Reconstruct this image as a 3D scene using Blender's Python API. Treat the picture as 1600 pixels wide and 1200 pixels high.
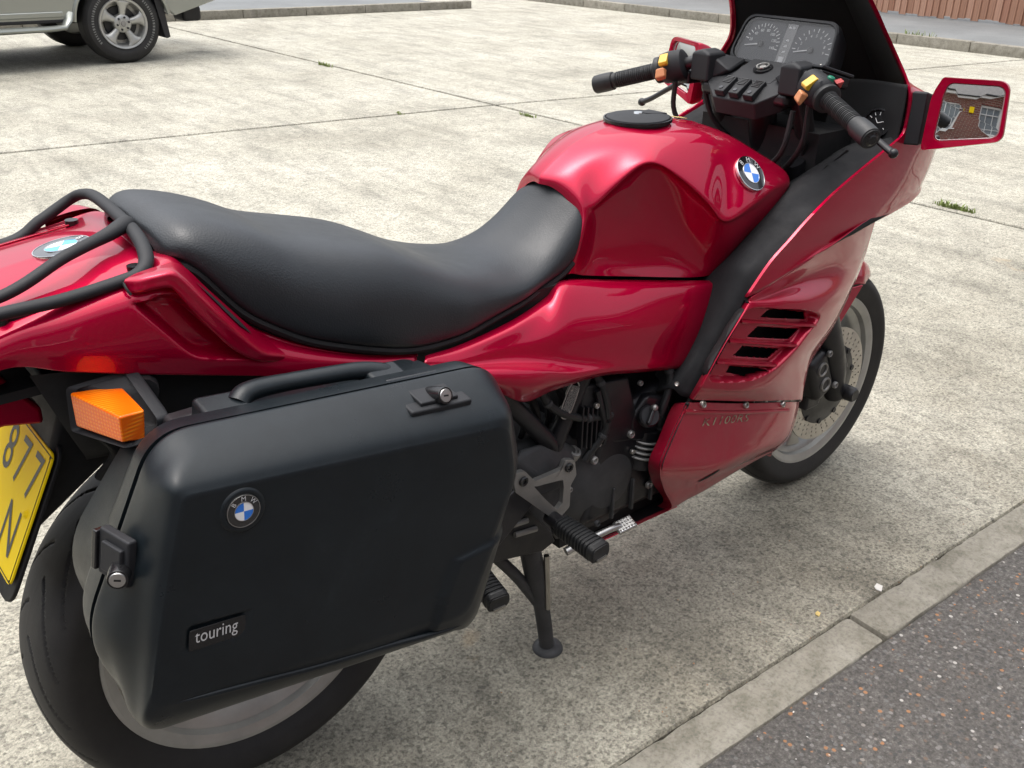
import bpy, bmesh, math, random
import numpy as np
from mathutils import Vector, Matrix
from mathutils.bvhtree import BVHTree
random.seed(4)
rng = np.random.default_rng(7)
for o in list(bpy.data.objects):
    bpy.data.objects.remove(o)
SC = bpy.context.scene
COL = SC.collection
R = math.radians

# ------------------------------------------------------------------ camera
cam = bpy.data.cameras.new('camera')
cam_o = bpy.data.objects.new('camera', cam)
COL.objects.link(cam_o)
cam.sensor_width = 36.0
cam.lens = 34.0
cam.clip_start = 0.05
cam.clip_end = 900.0
_yaw, _pitch, _roll = 0.8742, 0.4554, 0.0197
_F = Vector((math.cos(_yaw) * math.cos(_pitch), math.sin(_yaw) * math.cos(_pitch), -math.sin(_pitch)))
_R = Vector((math.sin(_yaw), -math.cos(_yaw), 0.0))
_U = _R.cross(_F)
_R2 = _R * math.cos(_roll) + _U * math.sin(_roll)
_U2 = -_R * math.sin(_roll) + _U * math.cos(_roll)
cam_o.matrix_world = Matrix(((_R2.x, _U2.x, -_F.x, -0.4768), (_R2.y, _U2.y, -_F.y, -1.2633),
                             (_R2.z, _U2.z, -_F.z, 1.3706), (0, 0, 0, 1)))
SC.camera = cam_o

# ------------------------------------------------------------------ sky and sun (bright overcast)
SUN_EL, SUN_AZ = R(78), R(120)          # azimuth measured from +X towards +Y
world = bpy.data.worlds.new('World')
SC.world = world
world.use_nodes = True
wn, wl = world.node_tree.nodes, world.node_tree.links
wn.clear()
w_out = wn.new('ShaderNodeOutputWorld')
w_bg = wn.new('ShaderNodeBackground')
w_sky = wn.new('ShaderNodeTexSky')
w_sky.sky_type = 'NISHITA'
w_sky.sun_disc = False
w_sky.sun_elevation = SUN_EL
w_sky.sun_rotation = math.pi / 2 - SUN_AZ
w_sky.air_density = 1.0
w_sky.dust_density = 6.0
w_sky.ozone_density = 1.0
w_hsv = wn.new('ShaderNodeHueSaturation')
w_hsv.inputs['Saturation'].default_value = 0.34
w_bg.inputs['Strength'].default_value = 0.15
wl.new(w_sky.outputs[0], w_hsv.inputs['Color'])
wl.new(w_hsv.outputs[0], w_bg.inputs['Color'])
wl.new(w_bg.outputs[0], w_out.inputs['Surface'])
sun = bpy.data.lights.new('sun', 'SUN')
sun.energy = 0.9
sun.angle = R(100)
sun.color = (1.0, 0.98, 0.95)
sun_o = bpy.data.objects.new('sun', sun)
COL.objects.link(sun_o)
_sd = Vector((math.cos(SUN_EL) * math.cos(SUN_AZ), math.cos(SUN_EL) * math.sin(SUN_AZ), math.sin(SUN_EL)))
sun_o.rotation_euler = _sd.to_track_quat('Z', 'Y').to_euler()
sun_o.location = _sd * 30
SC.view_settings.view_transform = 'Standard'
SC.view_settings.look = 'None'
SC.view_settings.exposure = 0.95
SC.view_settings.gamma = 1.0
SC.view_settings.use_curve_mapping = False
SC.render.engine = 'CYCLES'

# ------------------------------------------------------------------ materials
MAT = {}
def nodes_of(name):
    m = bpy.data.materials.new(name)
    m.use_nodes = True
    nt = m.node_tree
    b = nt.nodes['Principled BSDF']
    MAT[name] = m
    return m, nt, b
def setp(b, **k):
    al = dict(color='Base Color', metal='Metallic', rough='Roughness', coat='Coat Weight', coatr='Coat Roughness',
              spec='Specular IOR Level', trans='Transmission Weight', ior='IOR', sheen='Sheen Weight')
    for a, v in k.items():
        b.inputs[al[a]].default_value = (*v, 1.0) if a == 'color' else v
def coord(nt, scale=(1, 1, 1), kind='Object'):
    t = nt.nodes.new('ShaderNodeTexCoord')
    mp = nt.nodes.new('ShaderNodeMapping')
    mp.inputs['Scale'].default_value = scale
    nt.links.new(t.outputs[kind], mp.inputs[0])
    return mp.outputs[0]
def geopos(nt, scale=(1, 1, 1)):
    t = nt.nodes.new('ShaderNodeNewGeometry')
    mp = nt.nodes.new('ShaderNodeMapping')
    mp.inputs['Scale'].default_value = scale
    nt.links.new(t.outputs['Position'], mp.inputs[0])
    return mp.outputs[0]
def noise(nt, vec, scale, detail=4, rough=0.55, dist=0.0):
    n = nt.nodes.new('ShaderNodeTexNoise')
    n.inputs['Scale'].default_value = scale
    n.inputs['Detail'].default_value = detail
    n.inputs['Roughness'].default_value = rough
    n.inputs['Distortion'].default_value = dist
    nt.links.new(vec, n.inputs['Vector'])
    return n.outputs['Fac']
def voro(nt, vec, scale, out='Distance', feat='F1'):
    n = nt.nodes.new('ShaderNodeTexVoronoi')
    n.feature = feat
    n.inputs['Scale'].default_value = scale
    nt.links.new(vec, n.inputs['Vector'])
    return n.outputs[out]
def ramp(nt, fac, stops, interp='LINEAR'):
    r = nt.nodes.new('ShaderNodeValToRGB')
    r.color_ramp.interpolation = interp
    el = r.color_ramp.elements
    while len(el) > 1:
        el.remove(el[-1])
    el[0].position, el[0].color = stops[0][0], (*stops[0][1], 1)
    for p, c in stops[1:]:
        e = el.new(p)
        e.color = (*c, 1)
    nt.links.new(fac, r.inputs[0])
    return r.outputs[0]
def g3(v):
    return (v, v, v)
def mix(nt, a, b, fac, mode='MIX'):
    m = nt.nodes.new('ShaderNodeMix')
    m.data_type = 'RGBA'
    m.blend_type = mode
    for s, v in ((m.inputs[6], a), (m.inputs[7], b)):
        if isinstance(v, tuple):
            s.default_value = (*v, 1)
        else:
            nt.links.new(v, s)
    if isinstance(fac, (int, float)):
        m.inputs[0].default_value = fac
    else:
        nt.links.new(fac, m.inputs[0])
    return m.outputs[2]
def bump(nt, b, h, strength=0.3, dist=0.002, to='Normal'):
    n = nt.nodes.new('ShaderNodeBump')
    n.inputs['Strength'].default_value = strength
    n.inputs['Distance'].default_value = dist
    nt.links.new(h, n.inputs['Height'])
    nt.links.new(n.outputs[0], b.inputs[to])
    return n
def simple(name, color, rough=0.5, metal=0.0, nscale=0.0, nstr=0.2, ndist=0.001, vary=0.0, **k):
    m, nt, b = nodes_of(name)
    setp(b, color=color, rough=rough, metal=metal, **k)
    if nscale:
        v = geopos(nt)
        bump(nt, b, noise(nt, v, nscale, 3), nstr, ndist)
    if vary:
        v = geopos(nt)
        f = noise(nt, v, 9, 5, 0.65)
        c = ramp(nt, f, [(0.3, tuple(x * (1 - vary) for x in color)), (0.7, tuple(min(1, x * (1 + vary) + vary * 0.004) for x in color))])
        nt.links.new(c, b.inputs['Base Color'])
        rr = ramp(nt, noise(nt, v, 23, 4), [(0.3, g3(max(0.02, rough - 0.12))), (0.75, g3(min(1, rough + 0.13)))])
        nt.links.new(rr, b.inputs['Roughness'])
    return m

def make_red(name, dusty):
    m, nt, b = nodes_of(name)
    setp(b, metal=0.60, rough=0.40, coat=0.85, coatr=0.02, spec=0.0)
    v = geopos(nt)
    fl = voro(nt, v, 2600, 'Color')
    base = mix(nt, (0.37, 0.0004, 0.025), (0.47, 0.0008, 0.039), fl)
    if dusty:     # road film low down on the belly and around the vents, in patches
        d = noise(nt, v, 6, 6, 0.7, 0.4)
        sep = nt.nodes.new('ShaderNodeSeparateXYZ')
        nt.links.new(v, sep.inputs[0])
        mr = nt.nodes.new('ShaderNodeMapRange')
        mr.inputs[1].default_value, mr.inputs[2].default_value = 0.75, 0.22
        mr.inputs[3].default_value, mr.inputs[4].default_value = 0.0, 0.34
        nt.links.new(sep.outputs[2], mr.inputs[0])
        mu = nt.nodes.new('ShaderNodeMath')
        mu.operation = 'MULTIPLY'
        nt.links.new(mr.outputs[0], mu.inputs[0])
        nt.links.new(ramp(nt, d, [(0.35, g3(0.15)), (0.68, g3(1))]), mu.inputs[1])
        base = mix(nt, base, (0.25, 0.19, 0.16), mu.outputs[0])
        ma = nt.nodes.new('ShaderNodeMath')
        ma.operation = 'MULTIPLY_ADD'
        nt.links.new(mu.outputs[0], ma.inputs[0])
        ma.inputs[1].default_value, ma.inputs[2].default_value = 0.42, 0.04
        nt.links.new(ma.outputs[0], b.inputs['Coat Roughness'])
    nt.links.new(base, b.inputs['Base Color'])
    bump(nt, b, noise(nt, v, 55, 2), 0.03, 0.0015, 'Coat Normal')
make_red('red_paint', False)
make_red('red_paint_dusty', True)

m, nt, b = nodes_of('case_plastic')       # grained black luggage plastic, a little faded and scuffed
v = geopos(nt)
f = noise(nt, v, 6, 8, 0.78, 0.4)
nt.links.new(ramp(nt, f, [(0.3, (0.005, 0.0075, 0.0095)), (0.62, (0.010, 0.014, 0.017)), (0.78, (0.020, 0.026, 0.030))]), b.inputs['Base Color'])
nt.links.new(ramp(nt, noise(nt, v, 14, 5, 0.7), [(0.3, g3(0.26)), (0.75, g3(0.42))]), b.inputs['Roughness'])
bump(nt, b, voro(nt, v, 1300), 0.14, 0.0006)
setp(b, spec=0.32)
m, nt, b = nodes_of('trim_plastic')
v = geopos(nt)
f = noise(nt, v, 11, 6, 0.7)
nt.links.new(ramp(nt, f, [(0.3, (0.008, 0.009, 0.011)), (0.75, (0.017, 0.018, 0.021))]), b.inputs['Base Color'])
setp(b, rough=0.62, spec=0.4)
bump(nt, b, noise(nt, v, 700, 2), 0.25, 0.0006)
simple('matt_trim', (0.011, 0.0115, 0.013), 0.85, nscale=420, nstr=0.35, vary=0.3, spec=0.35)
simple('inner_black', (0.004, 0.004, 0.005), 0.7, vary=0.2)
m, nt, b = nodes_of('seat_vinyl')
v = geopos(nt)
f = noise(nt, v, 4, 5, 0.6)
nt.links.new(ramp(nt, f, [(0.3, (0.014, 0.016, 0.019)), (0.75, (0.025, 0.029, 0.033))]), b.inputs['Base Color'])
nt.links.new(ramp(nt, noise(nt, v, 9, 5, 0.65), [(0.3, g3(0.34)), (0.75, g3(0.50))]), b.inputs['Roughness'])
mx = mix(nt, voro(nt, v, 420), noise(nt, v, 26, 5), 0.45)
bump(nt, b, mx, 0.30, 0.0013)
simple('engine_black', (0.009, 0.009, 0.011), 0.42, nscale=160, nstr=0.15, vary=0.35)
simple('engine_dusty', (0.036, 0.037, 0.039), 0.62, nscale=90, nstr=0.2, vary=0.45)
simple('gloss_black', (0.010, 0.010, 0.011), 0.22)
m, nt, b = nodes_of('tyre_rubber')
v = geopos(nt)
f = noise(nt, v, 8, 6, 0.7)
nt.links.new(ramp(nt, f, [(0.35, (0.010, 0.010, 0.011)), (0.7, (0.022, 0.021, 0.020))]), b.inputs['Base Color'])
setp(b, rough=0.66)
bump(nt, b, noise(nt, v, 260, 4), 0.2, 0.001)
simple('grip_rubber', (0.010, 0.011, 0.012), 0.52, nscale=300, vary=0.25)
simple('alloy', (0.50, 0.50, 0.49), 0.38, 1.0, nscale=400, nstr=0.08, vary=0.10)
simple('alloy_plate', (0.30, 0.295, 0.285), 0.50, 0.8, nscale=500, nstr=0.12, vary=0.18)
simple('rim_silver', (0.42, 0.42, 0.40), 0.42, 0.65, vary=0.16)
simple('disc_steel', (0.52, 0.49, 0.44), 0.38, 0.8, vary=0.12)
simple('screw_steel', (0.45, 0.43, 0.40), 0.35, 1.0, vary=0.2)
simple('chrome', (0.85, 0.85, 0.85), 0.12, 1.0)
simple('badge_blue', (0.01, 0.16, 0.62), 0.18, coat=1.0, coatr=0.04)
simple('badge_cyan', (0.03, 0.38, 0.62), 0.25, coat=1.0, coatr=0.06)
simple('badge_white', (0.80, 0.80, 0.80), 0.18, coat=1.0, coatr=0.04)
simple('badge_black', (0.009, 0.009, 0.010), 0.15, coat=1.0, coatr=0.04)
simple('print_grey', (0.55, 0.55, 0.55), 0.4)
simple('print_white', (0.75, 0.75, 0.74), 0.4)
simple('plate_yellow', (0.94, 0.66, 0.001), 0.55, spec=0.25)
simple('plate_black', (0.02, 0.02, 0.022), 0.4)
simple('switch_yellow', (0.62, 0.38, 0.025), 0.35, coat=0.4)
simple('switch_orange', (0.55, 0.23, 0.10), 0.45)
simple('switch_green', (0.01, 0.16, 0.095), 0.4)
simple('switch_red', (0.34, 0.03, 0.03), 0.45)
simple('sticker', (0.72, 0.60, 0.25), 0.4)
simple('gauge_face', (0.022, 0.025, 0.032), 0.3)
simple('matt_black', (0.0055, 0.006, 0.007), 0.8, nscale=500, nstr=0.2)
simple('mirror_glass', (0.92, 0.93, 0.93), 0.015, 1.0)
m, nt, b = nodes_of('orange_lens')
setp(b, color=(0.86, 0.135, 0.004), rough=0.22, coat=0.25, coatr=0.05, spec=0.35)
v = geopos(nt, (1, 1, 1))
w1 = nt.nodes.new('ShaderNodeTexWave'); w1.bands_direction = 'Z'; w1.inputs['Scale'].default_value = 62
w2 = nt.nodes.new('ShaderNodeTexWave'); w2.bands_direction = 'Y'; w2.inputs['Scale'].default_value = 62
nt.links.new(v, w1.inputs['Vector']); nt.links.new(v, w2.inputs['Vector'])
mx = mix(nt, w1.outputs['Fac'], w2.outputs['Fac'], 1.0, 'MULTIPLY')
bump(nt, b, mx, 0.25, 0.001)
nt.links.new(mix(nt, (0.86, 0.13, 0.002), (0.98, 0.27, 0.010), mx), b.inputs['Base Color'])
m, nt, b = nodes_of('clear_glass')        # thin pane: mostly clear, mirror-like at grazing angles
tr = nt.nodes.new('ShaderNodeBsdfTransparent'); gl = nt.nodes.new('ShaderNodeBsdfGlossy')
gl.inputs['Roughness'].default_value = 0.04
fr = nt.nodes.new('ShaderNodeFresnel'); fr.inputs['IOR'].default_value = 1.55
ms = nt.nodes.new('ShaderNodeMixShader')
nt.links.new(fr.outputs[0], ms.inputs[0]); nt.links.new(tr.outputs[0], ms.inputs[1]); nt.links.new(gl.outputs[0], ms.inputs[2])
nt.links.new(ms.outputs[0], nt.nodes['Material Output'].inputs['Surface'])
m, nt, b = nodes_of('worn_decal')
v = geopos(nt)
setp(b, rough=0.6)
f = noise(nt, v, 90, 5, 0.75)
nt.links.new(ramp(nt, f, [(0.46, (0.34, 0.28, 0.19)), (0.58, (0.15, 0.03, 0.03))]), b.inputs['Base Color'])
m, nt, b = nodes_of('vin_plate')
v = geopos(nt)
setp(b, rough=0.35, metal=0.3)
f = noise(nt, v, 900, 2, 0.5)
nt.links.new(ramp(nt, f, [(0.50, (0.02, 0.02, 0.02)), (0.56, (0.35, 0.35, 0.34))]), b.inputs['Base Color'])

# ---- ground materials
m, nt, b = nodes_of('concrete')
v = geopos(nt)
big = noise(nt, v, 0.8, 7, 0.68, 0.5)
mid = noise(nt, v, 4.0, 6, 0.68, 0.2)
fine = noise(nt, v, 150, 5, 0.78)
stk = noise(nt, geopos(nt, (2.2, 0.5, 1)), 2.6, 6, 0.7, 0.3)
c = ramp(nt, big, [(0.30, (0.345, 0.325, 0.262)), (0.50, (0.445, 0.425, 0.35)), (0.70, (0.53, 0.51, 0.43))])
c = mix(nt, c, ramp(nt, mid, [(0.33, g3(0.74)), (0.52, g3(0.98)), (0.7, g3(1.06))]), 0.7, 'MULTIPLY')
c = mix(nt, c, ramp(nt, stk, [(0.34, g3(0.60)), (0.50, g3(0.97)), (0.66, g3(1.12))]), 0.7, 'MULTIPLY')
c = mix(nt, c, ramp(nt, fine, [(0.34, g3(0.28)), (0.46, g3(0.82)), (0.56, g3(1.05)), (0.68, g3(1.45))]), 0.95, 'MULTIPLY')
agg = voro(nt, v, 145, 'Color')
sg = nt.nodes.new('ShaderNodeSeparateColor'); nt.links.new(agg, sg.inputs[0])
c = mix(nt, c, ramp(nt, sg.outputs[0], [(0.0, g3(0.42)), (0.16, g3(0.50)), (0.22, g3(1.0)), (0.86, g3(1.0)), (0.92, g3(1.22))], 'LINEAR'), 0.62, 'MULTIPLY')
agg2 = voro(nt, v, 48, 'Color')
sg2 = nt.nodes.new('ShaderNodeSeparateColor'); nt.links.new(agg2, sg2.inputs[0])
blot = noise(nt, v, 62, 6, 0.8)
med = noise(nt, v, 21, 6, 0.75, 0.3)
c = mix(nt, c, ramp(nt, med, [(0.34, g3(0.62)), (0.50, g3(1.0)), (0.68, g3(1.14))]), 0.75, 'MULTIPLY')
c = mix(nt, c, ramp(nt, blot, [(0.38, g3(0.42)), (0.49, g3(1.0))]), 0.65, 'MULTIPLY')
# dirt along the near kerb, plus the dimmer foreground painted in as darker colour
sp = nt.nodes.new('ShaderNodeSeparateXYZ'); nt.links.new(v, sp.inputs[0])
mr = nt.nodes.new('ShaderNodeMapRange')
mr.inputs[1].default_value, mr.inputs[2].default_value, mr.inputs[3].default_value, mr.inputs[4].default_value = 1.6, -0.5, 0.0, 1.0
nt.links.new(sp.outputs[1], mr.inputs[0])
dm = nt.nodes.new('ShaderNodeMath'); dm.operation = 'MULTIPLY'
nt.links.new(mr.outputs[0], dm.inputs[0])
nt.links.new(ramp(nt, noise(nt, v, 2.1, 6, 0.7, 0.5), [(0.30, g3(0.35)), (0.65, g3(1.0))]), dm.inputs[1])
c = mix(nt, c, mix(nt, c, (0.56, 0.535, 0.50), 1.0, 'MULTIPLY'), dm.outputs[0])
rust = ramp(nt, noise(nt, v, 3.3, 4, 0.6, 0.8), [(0.70, g3(0)), (0.78, g3(0.35))])
c = mix(nt, c, (0.46, 0.33, 0.18), rust)
nt.links.new(c, b.inputs['Base Color'])
setp(b, rough=0.82)
hm = mix(nt, fine, noise(nt, v, 30, 5, 0.7), 0.5)
bump(nt, b, hm, 0.55, 0.006)

m, nt, b = nodes_of('asphalt')
v = geopos(nt)
f = noise(nt, v, 130, 4, 0.7)
c = ramp(nt, f, [(0.30, (0.040, 0.037, 0.033)), (0.55, (0.098, 0.091, 0.083)), (0.72, (0.185, 0.174, 0.160))])
cel = nt.nodes.new('ShaderNodeTexVoronoi'); cel.inputs['Scale'].default_value = 88
nt.links.new(v, cel.inputs['Vector'])
sc_ = nt.nodes.new('ShaderNodeSeparateColor'); nt.links.new(cel.outputs['Color'], sc_.inputs[0])
isl = ramp(nt, cel.outputs['Distance'], [(0.30, g3(1)), (0.42, g3(0))])
pick = ramp(nt, sc_.outputs[0], [(0.34, g3(0)), (0.38, g3(1))])
mm = mix(nt, isl, pick, 1.0, 'MULTIPLY')
chip = ramp(nt, sc_.outputs[1], [(0.0, (0.060, 0.058, 0.056)), (0.34, (0.13, 0.125, 0.12)), (0.56, (0.19, 0.18, 0.17)), (0.70, (0.14, 0.10, 0.075)), (0.82, (0.31, 0.155, 0.075)), (0.90, (0.22, 0.20, 0.18)), (0.975, (0.42, 0.40, 0.37))], 'CONSTANT')
c = mix(nt, c, chip, mm)
c = mix(nt, c, ramp(nt, noise(nt, v, 3, 5, 0.6), [(0.3, g3(0.78)), (0.7, g3(1.15))]), 0.8, 'MULTIPLY')
nt.links.new(c, b.inputs['Base Color'])
setp(b, rough=0.85)
bump(nt, b, mix(nt, cel.outputs['Distance'], f, 0.5), 1.0, 0.008)

m, nt, b = nodes_of('kerb_concrete')
v = geopos(nt)
f = noise(nt, v, 13, 6, 0.72)
oi = nt.nodes.new('ShaderNodeObjectInfo')
c = ramp(nt, f, [(0.30, (0.125, 0.115, 0.088)), (0.45, (0.215, 0.20, 0.162)), (0.70, (0.30, 0.282, 0.238))])
c = mix(nt, c, ramp(nt, noise(nt, v, 120, 4, 0.7), [(0.32, g3(0.55)), (0.5, g3(1.0)), (0.7, g3(1.15))]), 0.7, 'MULTIPLY')
c = mix(nt, c, ramp(nt, oi.outputs['Random'], [(0, g3(0.86)), (1, g3(1.1))]), 1.0, 'MULTIPLY')
nt.links.new(c, b.inputs['Base Color'])
setp(b, rough=0.85)
bump(nt, b, noise(nt, v, 110, 5, 0.7), 0.5, 0.004)

m, nt, b = nodes_of('pale_tarmac')
v = geopos(nt)
c = ramp(nt, noise(nt, v, 1.2, 6, 0.65), [(0.3, (0.125, 0.133, 0.135)), (0.7, (0.18, 0.19, 0.19))])
c = mix(nt, c, ramp(nt, noise(nt, v, 60, 3), [(0.3, g3(0.8)), (0.7, g3(1.15))]), 0.7, 'MULTIPLY')
nt.links.new(c, b.inputs['Base Color'])
setp(b, rough=0.8)
simple('soil', (0.035, 0.030, 0.022), 0.95, vary=0.4)
simple('joint_fill', (0.030, 0.028, 0.020), 0.95, vary=0.4)
m, nt, b = nodes_of('fence_wood')
oi = nt.nodes.new('ShaderNodeObjectInfo')
v = coord(nt, (30, 30, 1.3))
gr = noise(nt, v, 2.2, 6, 0.65, 0.5)
c = ramp(nt, oi.outputs['Random'], [(0.0, (0.30, 0.15, 0.095)), (0.35, (0.41, 0.225, 0.15)), (0.7, (0.48, 0.285, 0.20)), (1.0, (0.36, 0.18, 0.12))])
c = mix(nt, c, ramp(nt, gr, [(0.3, g3(0.62)), (0.55, g3(1.0)), (0.75, g3(1.2))]), 0.85, 'MULTIPLY')
nt.links.new(c, b.inputs['Base Color'])
setp(b, rough=0.8)
bump(nt, b, gr, 0.4, 0.003)
for _bn, _ba in (('brick', 1), ('brick_x', 0)):
    m, nt, b = nodes_of(_bn)
    bt = nt.nodes.new('ShaderNodeTexBrick')
    bt.inputs['Scale'].default_value = 1.0
    bt.inputs['Brick Width'].default_value = 0.225; bt.inputs['Row Height'].default_value = 0.075; bt.inputs['Mortar Size'].default_value = 0.008
    bt.inputs['Color1'].default_value = (0.20, 0.058, 0.042, 1); bt.inputs['Color2'].default_value = (0.14, 0.045, 0.036, 1); bt.inputs['Mortar'].default_value = (0.32, 0.27, 0.22, 1)
    tc = nt.nodes.new('ShaderNodeNewGeometry'); sx = nt.nodes.new('ShaderNodeSeparateXYZ'); cx = nt.nodes.new('ShaderNodeCombineXYZ')
    nt.links.new(tc.outputs['Position'], sx.inputs[0])
    nt.links.new(sx.outputs[_ba], cx.inputs[0]); nt.links.new(sx.outputs[2], cx.inputs[1])
    nt.links.new(cx.outputs[0], bt.inputs['Vector'])
    nt.links.new(bt.outputs['Color'], b.inputs['Base Color'])
    setp(b, rough=0.85)
simple('white_upvc', (0.78, 0.78, 0.76), 0.4)
simple('roof_tile', (0.085, 0.080, 0.078), 0.8, vary=0.3)
simple('window_glass', (0.20, 0.23, 0.25), 0.05, spec=0.9)  # pale blue-grey base colour stands in for sky reflected in the panes
simple('car_silver', (0.30, 0.315, 0.285), 0.30, 0.55, coat=1.0, coatr=0.05)
simple('car_black', (0.012, 0.012, 0.014), 0.5)
simple('tyre_white', (0.16, 0.16, 0.155), 0.7)
simple('car_glass', (0.012, 0.015, 0.016), 0.04)
simple('grass', (0.19, 0.24, 0.07), 0.7)
simple('tail_red', (0.32, 0.012, 0.02), 0.15, coat=1.0)
simple('leaf_yellow', (0.62, 0.46, 0.16), 0.6)
simple('grit_white', (0.62, 0.60, 0.56), 0.8)
simple('grit_orange', (0.33, 0.15, 0.065), 0.8)
simple('grit_grey', (0.15, 0.145, 0.14), 0.85)

# ------------------------------------------------------------------ mesh helpers
WLOC = {}
def A(p):
    return np.asarray(p, float)
def mesh_obj(name, verts, faces, mat, parent=None, smooth=35, mods=(), label=None, cat=None, group=None, kind=None, mats=None, fmat=None, out=None):
    V = np.asarray(verts, float).reshape(-1, 3)
    lo, hi = V.min(0), V.max(0)
    c = (lo + hi) / 2
    if parent is None:
        c[2] = lo[2]
    me = bpy.data.meshes.new(name)
    me.from_pydata((V - c).tolist(), [], [list(map(int, f)) for f in faces])
    for mm_ in (mats or [mat]):
        me.materials.append(MAT[mm_])
    if fmat is not None:
        me.polygons.foreach_set('material_index', np.asarray(fmat, np.int32))
    me.update()
    if out is not None:
        n = np.zeros(len(me.polygons) * 3); me.polygons.foreach_get('normal', n)
        ar = np.zeros(len(me.polygons)); me.polygons.foreach_get('area', ar)
        if ((n.reshape(-1, 3) * ar[:, None]).sum(0) * A(out)).sum() < 0:
            me.flip_normals()
    if smooth:
        me.shade_smooth()
        if smooth < 180:
            me.set_sharp_from_angle(angle=R(smooth))
    o = bpy.data.objects.new(name, me)
    COL.objects.link(o)
    place(o, c, parent)
    for md in mods:
        if md[0] == 'solid':
            s = o.modifiers.new('solid', 'SOLIDIFY'); s.thickness = md[1]; s.offset = -1
            if len(md) > 2:
                s.material_offset = md[2]
        elif md[0] == 'bevel':
            s = o.modifiers.new('bevel', 'BEVEL'); s.width = md[1]; s.segments = md[2]; s.limit_method = 'ANGLE'; s.angle_limit = R(30)
            s.harden_normals = True
    tagit(o, label, cat, group, kind)
    return o
def place(o, c, parent):
    c = A(c)
    if parent is not None:
        o.parent = parent
        o.location = Vector(c - WLOC[parent.name])
    else:
        o.location = Vector(c)
    WLOC[o.name] = c
def tagit(o, label=None, cat=None, group=None, kind=None):
    for k, v_ in (('label', label), ('category', cat), ('group', group), ('kind', kind)):
        if v_:
            o[k] = v_
def thing(name, loc, label=None, cat=None, group=None, kind=None, parent=None):
    o = bpy.data.objects.new(name, None)
    o.empty_display_size = 0.1
    COL.objects.link(o)
    place(o, loc, parent)
    tagit(o, label, cat, group, kind)
    return o
def cr(pts, n, closed=False):
    """Catmull-Rom through pts, resampled to n points evenly along its length."""
    P_ = A(pts)
    k = len(P_)
    if k == 2 and not closed:
        t = np.linspace(0, 1, n)[:, None]
        return P_[0] * (1 - t) + P_[1] * t
    if closed:
        Q = np.concatenate([P_[-1:], P_, P_[:2]])
        seg = k
    else:
        Q = np.concatenate([[2 * P_[0] - P_[1]], P_, [2 * P_[-1] - P_[-2]]])
        seg = k - 1
    out_ = []
    m_ = 16
    t = np.linspace(0, 1, m_, endpoint=False)[:, None]
    for i in range(seg):
        a, b_, c, d = Q[i], Q[i + 1], Q[i + 2], Q[i + 3]
        out_.append(0.5 * ((2 * b_) + (-a + c) * t + (2 * a - 5 * b_ + 4 * c - d) * t * t + (-a + 3 * b_ - 3 * c + d) * t ** 3))
    out_.append(Q[seg + 1][None])
    D = np.concatenate(out_)
    L = np.concatenate([[0], np.cumsum(np.linalg.norm(np.diff(D, axis=0), axis=1))])
    s = np.linspace(0, L[-1], n, endpoint=not closed)
    return np.stack([np.interp(s, L, D[:, j]) for j in range(3)], 1)
def cr_param(pts, sub):
    """Catmull-Rom with sub samples per span (keeps control points)."""
    P_ = A(pts)
    Q = np.concatenate([[2 * P_[0] - P_[1]], P_, [2 * P_[-1] - P_[-2]]])
    t = np.linspace(0, 1, sub, endpoint=False)
    t = t.reshape((-1,) + (1,) * (P_.ndim - 1))
    out_ = []
    for i in range(len(P_) - 1):
        a, b_, c, d = Q[i], Q[i + 1], Q[i + 2], Q[i + 3]
        out_.append(0.5 * ((2 * b_) + (-a + c) * t + (2 * a - 5 * b_ + 4 * c - d) * t * t + (-a + 3 * b_ - 3 * c + d) * t ** 3))
    out_.append(P_[-1:])
    return np.concatenate(out_)
def patch(rows, su, sv):
    """smooth grid through a regular grid of control points"""
    G = A(rows)
    G = cr_param(G, su)
    G = np.swapaxes(cr_param(np.swapaxes(G, 0, 1), sv), 0, 1)
    return G
def loft(curves, n, su):
    return cr_param(np.stack([cr(c, n) for c in curves]), su)
def grid_faces(nu, nv, cu=False, cv=False):
    f = []
    for i in range(nu if cu else nu - 1):
        for j in range(nv if cv else nv - 1):
            a = i * nv + j; b_ = ((i + 1) % nu) * nv + j
            c = ((i + 1) % nu) * nv + (j + 1) % nv; d = i * nv + (j + 1) % nv
            f.append((a, b_, c, d))
    return f
def mirror_y(V, F):
    V = A(V)
    W = V * A((1, -1, 1))
    n = len(V)
    return np.concatenate([V, W]), list(F) + [tuple(n + i for i in reversed(f)) for f in F]
def weld(o, d=1e-4):
    bm = bmesh.new(); bm.from_mesh(o.data)
    bmesh.ops.remove_doubles(bm, verts=bm.verts, dist=d)
    bm.to_mesh(o.data); bm.free()
    o.data.shade_smooth(); o.data.set_sharp_from_angle(angle=R(40))
def orient(V, F, out):
    V = A(V); s = 0
    for f in F[::7]:
        p = V[list(f)]
        s += np.dot(np.cross(p[1] - p[0], p[2] - p[0]), out)
    return F if s > 0 else [tuple(reversed(f)) for f in F]
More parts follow.
